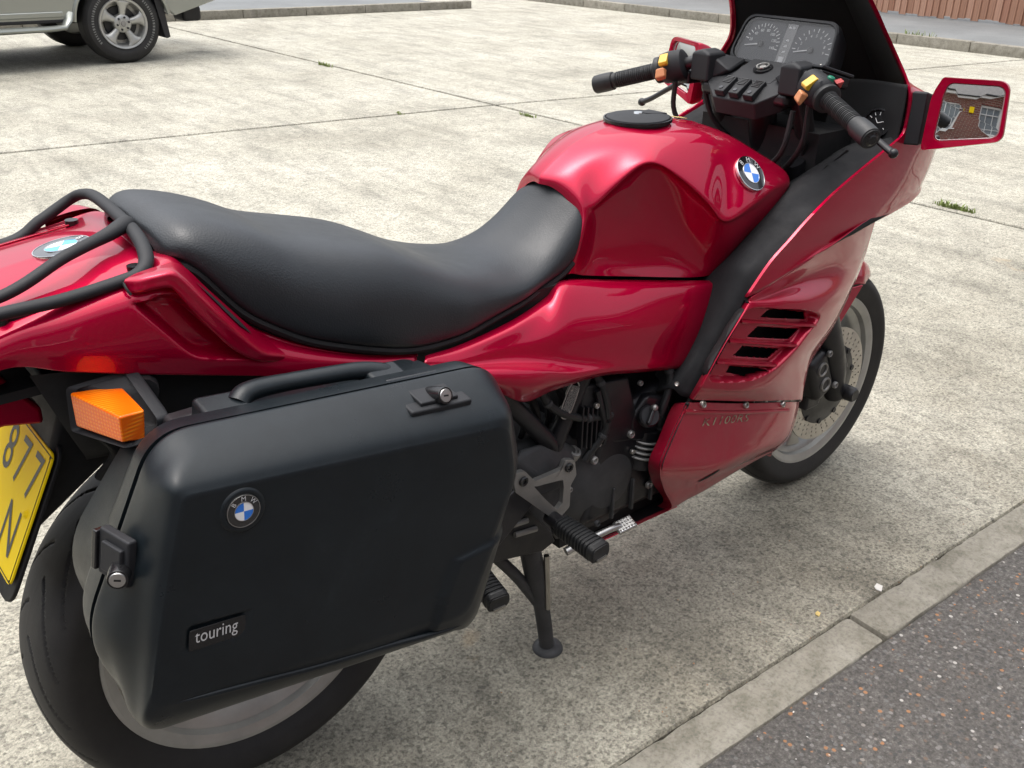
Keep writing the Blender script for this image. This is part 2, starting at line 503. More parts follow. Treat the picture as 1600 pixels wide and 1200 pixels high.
def panel(name, G, mat, parent, mirror=False, thick=0.004, out=(0, -1, 0.3), mats=None, holes=(), dofinish=True, smooth=50, **kw):
    """shell from a point grid; optional mirror image welded on; optional holes cut (polygons in XZ)"""
    nu, nv = G.shape[:2]
    V = G.reshape(-1, 3).copy(); F = grid_faces(nu, nv)
    for poly in holes:
        poly = A(poly)[:, [0, 2]]
        step = np.median(np.linalg.norm(np.diff(G, axis=1), axis=2))
        d, near = sdist(V[:, [0, 2]], poly)
        sel = np.abs(d) < step * 0.62
        V[sel, 0], V[sel, 2] = near[sel, 0], near[sel, 1]
        cen = np.stack([V[list(f)].mean(0) for f in F])
        dd, _ = sdist(cen[:, [0, 2]], poly)
        F = [f for f, q in zip(F, dd) if q >= 0]
    F = orient(V, F, out)
    if mirror:
        V, F = mirror_y(V, F)
    o = mesh_obj(name, V, F, mat, parent, smooth, mats=mats, **kw)
    if mirror:
        weld(o)
    if thick:
        s = o.modifiers.new('solid', 'SOLIDIFY'); s.thickness = thick; s.offset = -1
        if mats and len(mats) > 1:
            s.material_offset = 1
    return o
def sdist(Q, poly):
    """signed distance of 2-D points to a polygon (negative inside) and nearest boundary point"""
    Q = A(Q); A_ = A(poly); B = np.roll(A_, -1, 0); AB = B - A_
    best = np.full(len(Q), 1e9); near = np.zeros_like(Q)
    inside = np.zeros(len(Q), bool)
    for a, ab, b_ in zip(A_, AB, B):
        t = np.clip(((Q - a) @ ab) / (ab @ ab + 1e-15), 0, 1)
        n = a + t[:, None] * ab
        d = np.linalg.norm(Q - n, axis=1)
        k = d < best
        best[k] = d[k]; near[k] = n[k]
        c = ((a[1] > Q[:, 1]) != (b_[1] > Q[:, 1]))
        xi = a[0] + (Q[:, 1] - a[1]) / (b_[1] - a[1] + 1e-15) * ab[0]
        inside ^= c & (Q[:, 0] < xi)
    return np.where(inside, -best, best), near
def carve(G, poly, depth, width, direction=(0, 1, 0), curve=False, ymax=-0.05):
    """push the part of a surface inside a polygon (XZ) inwards"""
    V = G.reshape(-1, 3)
    d, _ = sdist(V[:, [0, 2]], A(poly)[:, [0, 2]])
    t = np.clip(-d / width, 0, 1)
    s = (1 - np.exp(-3.0 * t)) / (1 - math.exp(-3.0)) if curve else t * t * (3 - 2 * t)
    s = np.where(V[:, 1] < ymax, s, 0)
    return (V + s[:, None] * depth * A(direction)).reshape(G.shape)
def tube_geo(path, rad, seg=12, n=None, closed=False, flat=1.0, caps=True, up=(0, 0, 1)):
    """swept tube; rad number or list along the path; flat squashes across 'up'"""
    D = cr(path, n or max(8, len(path) * 6), closed)
    k = len(D)
    rr = np.interp(np.linspace(0, 1, k), np.linspace(0, 1, len(rad)), rad) if hasattr(rad, '__len__') else np.full(k, rad)
    T = np.gradient(D, axis=0) if not closed else np.roll(D, -1, 0) - np.roll(D, 1, 0)
    T /= np.linalg.norm(T, axis=1)[:, None] + 1e-12
    V = []
    u = A(up)
    for i in range(k):
        s = np.cross(T[i], u)
        if np.linalg.norm(s) < 1e-3:
            s = np.cross(T[i], (1, 0, 0))
        s /= np.linalg.norm(s); w = np.cross(s, T[i])
        for j in range(seg):
            a = 2 * math.pi * j / seg
            V.append(D[i] + rr[i] * (math.cos(a) * s + flat * math.sin(a) * w))
    F = grid_faces(k, seg, closed, True)
    if not closed and caps:
        F.append(tuple(range(seg))); F.append(tuple(range((k - 1) * seg, k * seg))[::-1])
    return A(V), F
def tube(name, path, rad, mat, parent, **kw):
    ob = {k: kw.pop(k) for k in list(kw) if k in ('label', 'cat', 'group', 'kind', 'smooth', 'mods')}
    V, F = tube_geo(path, rad, **kw)
    return mesh_obj(name, V, fixn(V, F), mat, parent, **ob)
def fixn(V, F):
    bm = bmesh.new()
    vs = [bm.verts.new(v_) for v_ in V]
    bm.verts.ensure_lookup_table()
    for f in F:
        try:
            bm.faces.new([vs[i] for i in f])
        except ValueError:
            pass
    bmesh.ops.recalc_face_normals(bm, faces=bm.faces)
    bm.verts.index_update()
    F2 = [tuple(v_.index for v_ in f.verts) for f in bm.faces]
    bm.free()
    return F2
def basis(z, x=(1, 0, 0)):
    z = A(z) / np.linalg.norm(z)
    x = A(x) - z * np.dot(x, z)
    if np.linalg.norm(x) < 1e-6:
        x = np.cross(z, (0, 1, 0))
    x /= np.linalg.norm(x)
    return np.stack([x, np.cross(z, x), z])      # rows: local axes
def lathe_geo(prof, org, axis, seg=48, x=(1, 0, 0), close=True):
    """profile [(r, h)] turned about axis through org"""
    B = basis(axis, x)
    V = []
    for r_, h in prof:
        for j in range(seg):
            a = 2 * math.pi * j / seg
            V.append(A(org) + r_ * (math.cos(a) * B[0] + math.sin(a) * B[1]) + h * B[2])
    F = grid_faces(len(prof), seg, False, True)
    if close:
        F.append(tuple(range(seg))); F.append(tuple(range((len(prof) - 1) * seg, len(prof) * seg)))
    return A(V), F
def lathe(name, prof, org, axis, mat, parent, seg=48, close=True, smooth=35, x=(1, 0, 0), **kw):
    V, F = lathe_geo(prof, org, axis, seg, x, close)
    return mesh_obj(name, V, fixn(V, F), mat, parent, smooth, **kw)
def join(parts):
    V = []; F = []; n = 0
    for v_, f in parts:
        V.append(A(v_)); F += [tuple(i + n for i in q) for q in f]; n += len(v_)
    return np.concatenate(V), F
def box_geo(c, s, B=None):
    B = np.eye(3) if B is None else B
    V = []
    for x in (-1, 1):
        for y in (-1, 1):
            for z in (-1, 1):
                V.append(A(c) + (x * s[0] / 2) * B[0] + (y * s[1] / 2) * B[1] + (z * s[2] / 2) * B[2])
    F = [(0, 1, 3, 2), (4, 6, 7, 5), (0, 4, 5, 1), (2, 3, 7, 6), (0, 2, 6, 4), (1, 5, 7, 3)]
    return A(V), F
def box(name, c, s, mat, parent, bev=0.003, B=None, segs=2, **kw):
    V, F = box_geo(c, s, B)
    return mesh_obj(name, V, F, mat, parent, 30, mods=[('bevel', bev, segs)] if bev else (), **kw)
def prism(name, poly, vec, mat, parent, bev=0.002, hole=None, segs=2, **kw):
    """polygon of 3-D points (flat) thickened by vec, optional hole loop with the same count"""
    Pl = A(poly); n = len(Pl); vec = A(vec)
    if hole is None:
        V = np.concatenate([Pl, Pl + vec])
        F = [tuple(range(n)), tuple(range(n, 2 * n))] + [(i, (i + 1) % n, n + (i + 1) % n, n + i) for i in range(n)]
    else:
        H = A(hole)
        V = np.concatenate([Pl, H, Pl + vec, H + vec])
        F = []
        for i in range(n):
            j = (i + 1) % n
            F += [(i, j, n + j, n + i), (2 * n + i, 2 * n + j, 3 * n + j, 3 * n + i), (i, j, 2 * n + j, 2 * n + i), (n + i, n + j, 3 * n + j, 3 * n + i)]
    return mesh_obj(name, V, fixn(V, F), mat, parent, 30, mods=[('bevel', bev, segs)] if bev else (), **kw)
def rloop(corners, rad, n=6):
    """rounded polygon loop (3-D corners, radius or list)"""
    C = A(corners); k = len(C); out_ = []
    for i in range(k):
        r_ = rad[i] if hasattr(rad, '__len__') else rad
        p, a, b_ = C[i], C[i - 1], C[(i + 1) % k]
        u = (a - p); u /= np.linalg.norm(u); w = (b_ - p); w /= np.linalg.norm(w)
        ang = math.acos(np.clip(u @ w, -1, 1))
        t = min(r_ / math.tan(ang / 2) if ang < R(155) else 0.25 * np.linalg.norm(a - p), 0.49 * np.linalg.norm(a - p), 0.49 * np.linalg.norm(b_ - p))
        s, e = p + u * t, p + w * t
        for q in np.linspace(0, 1, n):
            out_.append((1 - q) ** 2 * s + 2 * q * (1 - q) * p + q * q * e)
    return A(out_)
def resamp(loop, n):
    L = np.concatenate([loop, loop[:1]])
    s_ = np.concatenate([[0], np.cumsum(np.linalg.norm(np.diff(L, axis=0), axis=1))])
    t = np.linspace(0, s_[-1], n, endpoint=False)
    return np.stack([np.interp(t, s_, L[:, k]) for k in range(3)], 1)
def ring_loft(loops, cap0=False, cap1=False):
    G = np.stack(loops)
    nu, nv = G.shape[:2]
    F = grid_faces(nu, nv, False, True)
    if cap0:
        F.append(tuple(range(nv)))
    if cap1:
        F.append(tuple(range((nu - 1) * nv, nu * nv)))
    return G.reshape(-1, 3), F
_txt = {}
def text_geo(s, size, spacing=1.0, shear=0.0):
    key = (s, size, spacing, shear)
    if key not in _txt:
        cu = bpy.data.curves.new('t', 'FONT'); cu.body = s; cu.size = size; cu.align_x = 'CENTER'; cu.align_y = 'CENTER'
        cu.space_character = spacing; cu.shear = shear; cu.resolution_u = 3
        o = bpy.data.objects.new('t', cu); COL.objects.link(o)
        dg = bpy.context.evaluated_depsgraph_get()
        me = bpy.data.meshes.new_from_object(o.evaluated_get(dg))
        V = A([v_.co[:] for v_ in me.vertices]) if len(me.vertices) else np.zeros((0, 3))
        F = [tuple(p.vertices) for p in me.polygons]
        bpy.data.objects.remove(o); bpy.data.curves.remove(cu); bpy.data.meshes.remove(me)
        _txt[key] = (V, F)
    return _txt[key]
def text_obj(name, s, size, org, normal, xdir, mat, parent, spacing=1.0, wide=1.0, shear=0.0):
    V, F = text_geo(s, size, spacing, shear)
    B = basis(normal, xdir)
    W = A(org) + (V[:, 0:1] * wide) * B[0] + V[:, 1:2] * B[1]
    return mesh_obj(name, W, F, mat, parent, 0)
def bvh_of(o):
    dg = bpy.context.evaluated_depsgraph_get()
    c = A(WLOC[o.name])
    me = o.data
    return BVHTree.FromPolygons([Vector(A(v_.co) + c) for v_ in me.vertices], [tuple(p.vertices) for p in me.polygons])
def hit(bvh, x, z, y0=-0.8):
    loc, nor, _, _ = bvh.ray_cast(Vector((x, y0, z)), Vector((0, 1, 0)))
    if loc is None:
        return A((x, -0.2, z)), A((0, -1, 0))
    n = A(nor)
    return A(loc), n if n[1] < 0 else -n
def roundel(parent, org, nrm, up, rad, blue='badge_blue', rings='chrome'):
    B = basis(nrm, np.cross(up, nrm))         # B0 = right, B1 = up
    def pt(r_, a, h=0.0):
        return A(org) + r_ * (math.cos(a) * B[0] + math.sin(a) * B[1]) + h * B[2]
    base = lathe('roundel', [(0.0005, -0.004), (rad * 0.96, -0.004), (rad * 0.97, 0.0012), (rad * 0.5, 0.0016), (0.0005, 0.0016)], org, nrm, 'badge_black', parent, 40, False)
    lathe('badge_rim', [(rad * 0.95, -0.004), (rad, -0.004), (rad * 1.0, 0.0006), (rad * 0.985, 0.0018), (rad * 0.955, 0.0018), (rad * 0.95, 0.0)], org, nrm, rings, base, 48, False)
    lathe('badge_ring', [(rad * 0.545, 0.001), (rad * 0.55, 0.0026), (rad * 0.575, 0.0026), (rad * 0.58, 0.001)], org, nrm, rings, base, 40, False)
    for q in range(4):
        V = [pt(0, 0, 0.0021)] + [pt(rad * 0.548, q * math.pi / 2 + a, 0.0021) for a in np.linspace(0, math.pi / 2, 10)]
        mesh_obj('badge_quarter', V, [tuple(range(len(V)))], 'badge_white' if q % 2 == 0 else blue, base, 0)
    for ch, a in (('B', R(138)), ('M', R(90)), ('W', R(42))):
        V, F = text_geo(ch, rad * 0.40)
        d = a - math.pi / 2
        X = math.cos(d) * B[0] + math.sin(d) * B[1]; Y = -math.sin(d) * B[0] + math.cos(d) * B[1]
        mesh_obj('badge_letter', pt(rad * 0.765, a, 0.0022) + V[:, 0:1] * X + V[:, 1:2] * Y, F, 'print_grey', base, 0)
    return base
def screw(parent, org, nrm, r_=0.006, mat='screw_steel', name='screw'):
    return lathe(name, [(0.0005, 0.0), (r_ * 0.45, 0.0), (r_ * 0.5, r_ * 0.3), (r_ * 0.8, r_ * 0.45), (r_, r_ * 0.2), (r_, -0.004)], org, nrm, mat, parent, 14, False, 50)

# ================================================================== the setting
def flat_poly(name, pts, z, mat, parent=None, **kw):
    V = [(x, y, z) for x, y in pts]
    return mesh_obj(name, V, [tuple(range(len(V)))], mat, parent, 0, out=(0, 0, 1), **kw)
ground = flat_poly('ground', [(-400, -400), (400, -400), (400, 400), (-400, 400)], -0.09, 'soil', kind='structure')
yard = flat_poly('concrete_yard', [(-9.2, 16), (-9.2, -0.14), (11.02, -0.79), (11.02, 16)], -0.012, 'joint_fill', kind='structure')
KA = lambda x: -0.43 - 0.032 * x                       # inner edge of the near kerb
def slab(pts, cut=0.017):
    C = A([(x, y, 0) for x, y in pts])
    cen = C.mean(0)
    k = len(C)
    def inset(d):
        out_ = []
        for i in range(k):
            p, a, b_ = C[i], C[i - 1], C[(i + 1) % k]
            u = (p - a) / np.linalg.norm(p - a); w = (b_ - p) / np.linalg.norm(b_ - p)
            n1 = A((-u[1], u[0], 0)); n2 = A((-w[1], w[0], 0))
            q = (n1 + n2) / (1 + n1 @ n2)
            out_.append(p + q * d)
        return A(out_)
    if np.cross((C[1] - C[0])[:2], (C[2] - C[1])[:2]) < 0:
        C = C[::-1]
    # wavy worn edges: resample each side
    def dense(L):
        out_ = []
        for i in range(k):
            a, b_ = L[i], L[(i + 1) % k]
            n = max(2, int(np.linalg.norm(b_ - a) / 0.08))
            for t in range(n):
                out_.append(a + (b_ - a) * t / n)
        return A(out_)
    o1 = dense(inset(cut)); nrm = o1 - cen; nrm /= np.linalg.norm(nrm, axis=1)[:, None]
    jit = (rng.random(len(o1)) * 0.004)[:, None]
    lo = o1 - nrm * jit; lo[:, 2] = -0.05
    mid_ = o1 - nrm * jit; mid_[:, 2] = -0.006
    tp = o1 - nrm * (0.005 + jit * 1.5)
    n = len(o1)
    V = np.concatenate([lo, mid_, tp])
    F = [(i, (i + 1) % n, n + (i + 1) % n, n + i) for i in range(n)] + [(n + i, n + (i + 1) % n, 2 * n + (i + 1) % n, 2 * n + i) for i in range(n)]
    F.append(tuple(range(2 * n, 3 * n)))
    return mesh_obj('concrete_slab', V, fixn(V, F), 'concrete', yard, 0)
JX = lambda y: 4.465 - 0.0185 * y if y < 9 else 4.30    # joint across the yard
XP = (4.37, 4.80)
slab([(-9.2, KA(-9.2)), (JX(-0.5), KA(4.47)), XP, (-9.2, 6.35)])
slab([(JX(-0.5), KA(4.47)), (11.02, KA(11)), (11.02, 3.70), XP])
slab([XP, (11.02, 3.70), (11.02, 16), (4.29, 16)])
slab([(-9.2, 6.35), XP, (4.29, 16), (-9.2, 16)])

def stone_geo(L, W, H, bev):
    V, F = box_geo((0, 0, -H / 2), (L, W, H))
    bm = bmesh.new(); vs = [bm.verts.new(p) for p in V]
    for f in F:
        bm.faces.new([vs[i] for i in f])
    bmesh.ops.recalc_face_normals(bm, faces=bm.faces)
    bmesh.ops.bevel(bm, geom=list(bm.edges), offset=bev, segments=2, profile=0.5, affect='EDGES')
    ln = [e for e in bm.edges if abs(e.verts[0].co.x - e.verts[1].co.x) > L * 0.5]
    bmesh.ops.subdivide_edges(bm, edges=ln, cuts=44, use_grid_fill=True)
    chips = [(random.uniform(-L / 2, L / 2), random.choice((-1, 1)), random.uniform(0.008, 0.03), random.uniform(0.001, 0.005)) for _ in range(14)]
    for v_ in bm.verts:
        c = v_.co
        if c.z > -0.02:
            c.y += random.uniform(-0.0009, 0.0009); c.z += random.uniform(-0.0006, 0.0004)
            for cx_, sd, wd, dp in chips:
                if c.y * sd > W / 2 - 0.012 and abs(c.x - cx_) < wd:
                    k = dp * (1 - abs(c.x - cx_) / wd)
                    c.z -= k; c.y -= sd * k * 0.7
    me = bpy.data.meshes.new('kerb_stone'); bm.to_mesh(me); bm.free()
    me.materials.append(MAT['kerb_concrete'])
    me.shade_smooth(); me.set_sharp_from_angle(angle=R(40))
    return me
def kerb_run(name, p0, p1, W, H, top, L=0.915, first=0.0, gap=0.008):
    p0, p1 = A((*p0, 0)), A((*p1, 0))
    d = p1 - p0; tot = np.linalg.norm(d); d /= tot
    root = thing(name, (*((p0 + p1) / 2)[:2], 0), kind='structure')
    mes = [stone_geo(L - gap, W, H, 0.008) for _ in range(5)]
    s = first
    while s < tot:
        c = p0 + d * (s + L / 2)
        o = bpy.data.objects.new('kerb_stone', random.choice(mes))
        COL.objects.link(o)
        place(o, (c[0], c[1], top + random.uniform(-0.0015, 0.0015)), root)
        o.rotation_euler = (random.uniform(-0.006, 0.006), random.uniform(-0.001, 0.001), math.atan2(d[1], d[0]) + random.uniform(-0.002, 0.002))
        s += L
    return root
_kx = 1.145 - 10 * 0.915
kerb_run('near_kerb', (_kx, KA(_kx) - 0.046), (11.0, KA(11.0) - 0.046), 0.092, 0.15, 0.028)
flat_poly('asphalt_pavement', [(-9.2, KA(-9.2) - 0.0925), (11.5, KA(11.5) - 0.0925), (11.5, -5.1), (-9.2, -5.1)], 0.020, 'asphalt', kind='structure')
kerb_run('far_kerb', (11.08, -1.1), (10.98, 13.5), 0.12, 0.25, 0.115)
flat_poly('far_pavement', [(11.14, -6), (40, -6), (40, 40), (11.04, 40)], 0.108, 'pale_tarmac', kind='structure')
kerb_run('side_kerb', (1.9, 12.05), (8.6, 11.55), 0.13, 0.25, 0.11)
flat_poly('side_pavement', [(-9.2, 12.95), (1.9, 12.13), (8.6, 11.63), (8.9, 30), (-9.2, 30)], 0.103, 'pale_tarmac', kind='structure')

# loose grit on the pavement and the yard, too many to count
def grit(name, n, xr, yr, z, mats, smin, smax, seed):
    rg = np.random.default_rng(seed)
    V = []; F = []; M = []
    base = A([(1, 0, 0), (-0.6, 0.8, 0), (-0.5, -0.9, 0), (0.1, 0.1, 0.8), (0.4, -0.7, 0.35)])
    fc = [(0, 1, 3), (1, 2, 3), (2, 4, 3), (4, 0, 3)]
    for i in range(n):
        x = rg.uniform(*xr)
        y = yr(x, rg)
        s = smin + (smax - smin) * rg.random() ** 2.5
        a = rg.random() * 6.28
        c, sn = math.cos(a), math.sin(a)
        B = base * s * (1 + 0.5 * (rg.random((5, 3)) - 0.5)) * A((1, rg.uniform(0.5, 1), 0.6))
        W = np.stack([B[:, 0] * c - B[:, 1] * sn + x, B[:, 0] * sn + B[:, 1] * c + y, B[:, 2] + z], 1)
        k = len(V) * 5
        V.append(W); F += [tuple(q + k for q in f) for f in fc]
        m_ = rg.choice(len(mats), p=[0.66, 0.28, 0.06] if len(mats) == 3 else None)
        M += [m_] * 4
    return mesh_obj(name, np.concatenate(V), F, mats[0], None, 0, mats=mats, fmat=M, kind='stuff')
g1 = grit('pavement_grit', 2600, (0.3, 2.6), lambda x, rg: KA(x) - 0.10 - rg.random() ** 1.3 * 0.9, 0.0195, ['grit_grey', 'grit_orange', 'grit_white'], 0.0012, 0.0046, 3)
tagit(g1, 'loose grey, orange and white grit on the dark pavement', 'grit')
g2 = grit('gutter_grit', 700, (0.2, 3.2), lambda x, rg: KA(x) + 0.004 + rg.random() ** 2.5 * 0.3, -0.0002, ['grit_grey', 'grit_orange', 'grit_white'], 0.001, 0.003, 5)
tagit(g2, 'fine grit gathered in the gutter beside the kerb', 'grit')
def scrap(name, px, rot, s, mat, label):
    x, y, z = px
    V = [(-s, -s * 0.6, 0.001), (s * 0.9, -s * 0.7, 0.002), (s * 1.1, s * 0.5, 0.004), (0.1 * s, s * 0.9, 0.0015), (-s, s * 0.5, 0.003)]
    c, sn = math.cos(rot), math.sin(rot)
    V = [(x + a * c - b_ * sn, y + a * sn + b_ * c, z + q) for a, b_, q in V]
    return mesh_obj(name, V, [(0, 1, 2, 3, 4)], mat, None, 0, mods=[('solid', 0.0015)], label=label, cat='litter', out=(0, 0, 1))
scrap('leaf_scrap', (1.1227, -0.4082, 0.0010), 0.4, 0.0065, 'leaf_yellow', 'small yellow leaf scrap lying in the gutter by the kerb joint')
scrap('pale_pebble', (1.3109, -0.4401, 0.0010), 0.5, 0.011, 'grit_white', 'thin pale fragment lying along the kerb edge')

# weeds in the joints
def weed(px, n, s, label, spread=3.0, mat='grass'):
    V = []; F = []
    for i in range(n):
        a = random.uniform(0, 6.28); r_ = random.random() ** 0.5 * s * 1.2
        bx, by = px[0] + 0.012 * random.uniform(-1, 1) - 0.0 * r_, px[1] + r_ * random.uniform(-1, 1) * spread
        h = s * random.uniform(0.3, 1.0); w = 0.003 + 0.003 * random.random()
        ln = h * random.uniform(0.3, 0.9)
        dx, dy = math.cos(a), math.sin(a)
        k = len(V)
        V += [(bx - dy * w, by + dx * w, -0.006), (bx + dy * w, by - dx * w, -0.006),
              (bx + dx * ln * 0.5 + dy * w * 0.8, by + dy * ln * 0.5 - dx * w * 0.8, h * 0.7), (bx + dx * ln * 0.5 - dy * w * 0.8, by + dy * ln * 0.5 + dx * w * 0.8, h * 0.7),
              (bx + dx * ln, by + dy * ln, h)]
        F += [(k, k + 1, k + 2, k + 3), (k + 3, k + 2, k + 4)]
    V = A(V); V[:, 2] += px[2]
    return mesh_obj('weed', V, F, mat, None, 0, label=label, cat='weed', group='weeds in the concrete joints')
weed((4.2932, 7.3227, 0.0000), 70, 0.040, 'low weed tuft in the joint behind the parked pickup')
weed((4.2762, 4.2948, -0.0000), 50, 0.026, 'small weed tuft just past the crossing of two joints')
weed((3.5490, 4.9050, -0.0000), 18, 0.018, 'tiny weed tuft in the joint running towards the pickup')
weed((4.5043, 1.0935, 0.0000), 120, 0.038, 'long patch of weeds in the joint beside the front wheel')
weed((11.0573, 5.0775, 0.1080), 40, 0.07, 'pale green weed growing on the far pavement before the fence')

# ------------------------------------------------------------------ timber fence
fence = thing('timber_fence', (13.4, 5.0, 0.1), 'red-brown close-board timber fence behind the far pavement', 'fence')
bmes = []
for k in range(4):
    w = 0.112
    V, F = box_geo((0, 0, 0.9), (0.018, w, 1.8 - 0.012 * k))
    V = A(V); V[V[:, 1] > 0, 0] += 0.012          # feather-edged: one edge stands proud
    me = bpy.data.meshes.new('fence_board'); me.from_pydata(V.tolist(), [], F); me.materials.append(MAT['fence_wood'])
    bmes.append(me)
y = -3.5
while y < 13.2:
    o = bpy.data.objects.new('fence_board', bmes[random.randrange(4)])
    COL.objects.link(o)
    place(o, (13.40 + random.uniform(-0.004, 0.004), y, 0.122 + random.uniform(-0.012, 0.012)), fence)
    o.rotation_euler = (random.uniform(-0.008, 0.008), 0, random.uniform(-0.04, 0.04) - 0.08)
    y += 0.098 + random.uniform(-0.003, 0.003)
for zz in (0.5, 1.1, 1.7):
    box('fence_rail', (13.465, 4.9, zz), (0.05, 16.9, 0.08), 'fence_wood', fence, 0.004)
for i in range(7):
    box('fence_post', (13.545, -3.3 + i * 2.75, 1.0), (0.1, 0.1, 1.8), 'fence_wood', fence, 0.004)

# ------------------------------------------------------------------ house behind the photographer (seen in the mirrors)
house = thing('brick_house', (-9.6, 0, 0), 'red brick house with white framed windows, reflected in the mirrors', 'house')
HX = -9.4
wins = [(-7.4, 2.0), (-5.0, 1.3), (-3.1, 1.15), (-0.45, 2.1), (3.4, 2.6), (6.6, 1.3), (9.3, 2.6)]
ys = [-10.0]
for yc, w in wins:
    ys += [yc - w / 2, yc + w / 2]
ys.append(11.5)
parts = [box_geo((HX - 0.15, 0.75, 0.45), (0.3, 21.5, 0.9)), box_geo((HX - 0.15, 0.75, 2.62), (0.3, 21.5, 0.56))]
for i in range(0, len(ys), 2):
    parts.append(box_geo((HX - 0.15, (ys[i] + ys[i + 1]) / 2, 1.62), (0.3, ys[i + 1] - ys[i], 1.44)))
V, F = join(parts)
mesh_obj('wall', V, F, 'brick', house, 0)
mesh_obj('back_wall', *box_geo((HX - 6.5, 0.75, 1.45), (0.3, 21.5, 2.9)), 'brick', house, 0)
for s in (-1, 1):
    mesh_obj('side_wall', *box_geo((HX - 3.4, 0.75 + s * 10.6, 1.45), (6.0, 0.3, 2.9)), 'brick', house, 0)
V = [(HX + 0.35, -10.3, 2.95), (HX + 0.35, 11.8, 2.95), (HX - 3.4, 11.8, 5.3), (HX - 3.4, -10.3, 5.3), (HX - 7.1, -10.3, 2.95), (HX - 7.1, 11.8, 2.95)]
mesh_obj('roof', V, [(0, 1, 2, 3), (3, 2, 5, 4)], 'roof_tile', house, 0, mods=[('solid', 0.08)], out=(0, 0, 1))
box('fascia', (HX + 0.26, 0.75, 2.86), (0.03, 21.9, 0.2), 'white_upvc', house, 0.004)
box('soffit', (HX + 0.12, 0.75, 2.765), (0.25, 21.9, 0.015), 'white_upvc', house, 0)
tube('gutter', [(HX + 0.33, -10.2, 2.93), (HX + 0.33, 11.7, 2.93)], 0.055, 'car_black', house, n=4)
for yc, w in wins:
    wo = box('window', (HX - 0.17, yc, 1.62), (0.02, w - 0.01, 1.43), 'window_glass', house, 0)
    for s in (-1, 1):
        box('window_frame', (HX - 0.12, yc + s * (w / 2 - 0.035), 1.62), (0.07, 0.07, 1.42), 'white_upvc', wo, 0.004)
        box('window_frame', (HX - 0.12, yc, 1.62 + s * 0.675), (0.069, w - 0.15, 0.07), 'white_upvc', wo, 0.004)
    nb = int(round(w / 0.33))
    for k in range(1, nb):
        box('glazing_bar', (HX - 0.13, yc - w / 2 + k * w / nb, 1.62), (0.04, 0.06 if k % 3 == 0 else 0.025, 1.27), 'white_upvc', wo, 0)
    for zz in (1.2, 1.62, 2.04):
        box('glazing_bar', (HX - 0.131, yc, zz), (0.035, w - 0.15, 0.025), 'white_upvc', wo, 0)
    box('window_sill', (HX + 0.03, yc, 0.87), (0.16, w + 0.12, 0.06), 'white_upvc', wo, 0.005)
# its long wing stands along the pavement behind the photographer
WY = -5.0
parts = []
wx = [(-6.6, 1.6), (-3.4, 1.2), (-0.6, 1.6), (2.6, 1.2), (5.6, 1.6), (8.6, 1.2)]
xs = [-9.4]
for xc, w in wx:
    xs += [xc - w / 2, xc + w / 2]
xs.append(11.0)
for z0, z1 in ((0, 0.9), (2.3, 2.9)):
    parts.append(box_geo((0.8, WY - 0.15, (z0 + z1) / 2), (20.4, 0.3, z1 - z0)))
for z0, z1 in ((0.9, 2.3),):
    for i in range(0, len(xs), 2):
        parts.append(box_geo(((xs[i] + xs[i + 1]) / 2, WY - 0.15, (z0 + z1) / 2), (xs[i + 1] - xs[i], 0.3, z1 - z0)))
V, F = join(parts)
mesh_obj('wing_wall', V, F, 'brick_x', house, 0)
for xc, w in wx:
    for zc, hh in ((1.6, 1.4),):
        wo = box('window', (xc, WY - 0.17, zc), (w - 0.01, 0.02, hh - 0.01), 'window_glass', house, 0)
        for s in (-1, 1):
            box('window_frame', (xc + s * (w / 2 - 0.035), WY - 0.12, zc), (0.07, 0.07, hh - 0.02), 'white_upvc', wo, 0.004)
            box('window_frame', (xc, WY - 0.12, zc + s * (hh / 2 - 0.04)), (w - 0.15, 0.069, 0.07), 'white_upvc', wo, 0.004)
        box('glazing_bar', (xc, WY - 0.13, zc), (0.05, 0.04, hh - 0.16), 'white_upvc', wo, 0)
        box('window_sill', (xc, WY + 0.03, zc - hh / 2 - 0.03), (w + 0.12, 0.16, 0.06), 'white_upvc', wo, 0.005)
V = [(-9.7, WY + 0.4, 2.9), (11.3, WY + 0.4, 2.9), (11.3, WY - 3.5, 5.2), (-9.7, WY - 3.5, 5.2)]
mesh_obj('wing_roof', V, [(0, 1, 2, 3)], 'roof_tile', house, 0, mods=[('solid', 0.08)], out=(0, 0, 1))
box('wing_fascia', (0.8, WY + 0.3, 2.82), (20.8, 0.03, 0.2), 'white_upvc', house, 0.004)
box('alarm_box', (HX + 0.04, -2.05, 2.1), (0.08, 0.26, 0.2), 'plate_yellow', house, 0.02)

# ------------------------------------------------------------------ parked pickup
CX, CY0, CY1 = 2.83, 8.44, 10.16
car = thing('parked_pickup', (1.6, 9.3, 0), 'silver pickup parked on the concrete with five-spoke wheels and mudflap', 'pickup')
def arch(cx, r_, z, a0, a1, n=14):
    return [(cx + r_ * math.cos(a), z + r_ * math.sin(a)) for a in np.linspace(a0, a1, n)]
FXW = CX - 2.95
side = [(CX + 0.98, 0.545), (CX + 1.0, 0.62), (CX + 1.0, 1.06), (CX - 2.9, 1.06), (FXW - 0.62, 0.98), (FXW - 0.80, 0.80), (FXW - 0.82, 0.42), (FXW - 0.50, 0.36)]
side += arch(FXW, 0.44, 0.36, R(178), R(2))
side += [(FXW + 0.46, 0.40), (CX - 0.47, 0.40)]
side += arch(CX, 0.44, 0.36, R(175), R(14))
side += [(CX + 0.50, 0.405)]
for nm, ya, yb in (('body_side', CY0, CY0 + 0.22), ('body_side', CY1 - 0.22, CY1)):
    prism(nm, [(x, ya, z) for x, z in side], (0, yb - ya, 0), 'car_silver', car, 0.03, segs=3)
mesh_obj('body_floor', *box_geo((1.3, 9.3, 0.66), (4.1, 1.32, 0.42)), 'car_black', car, 0)
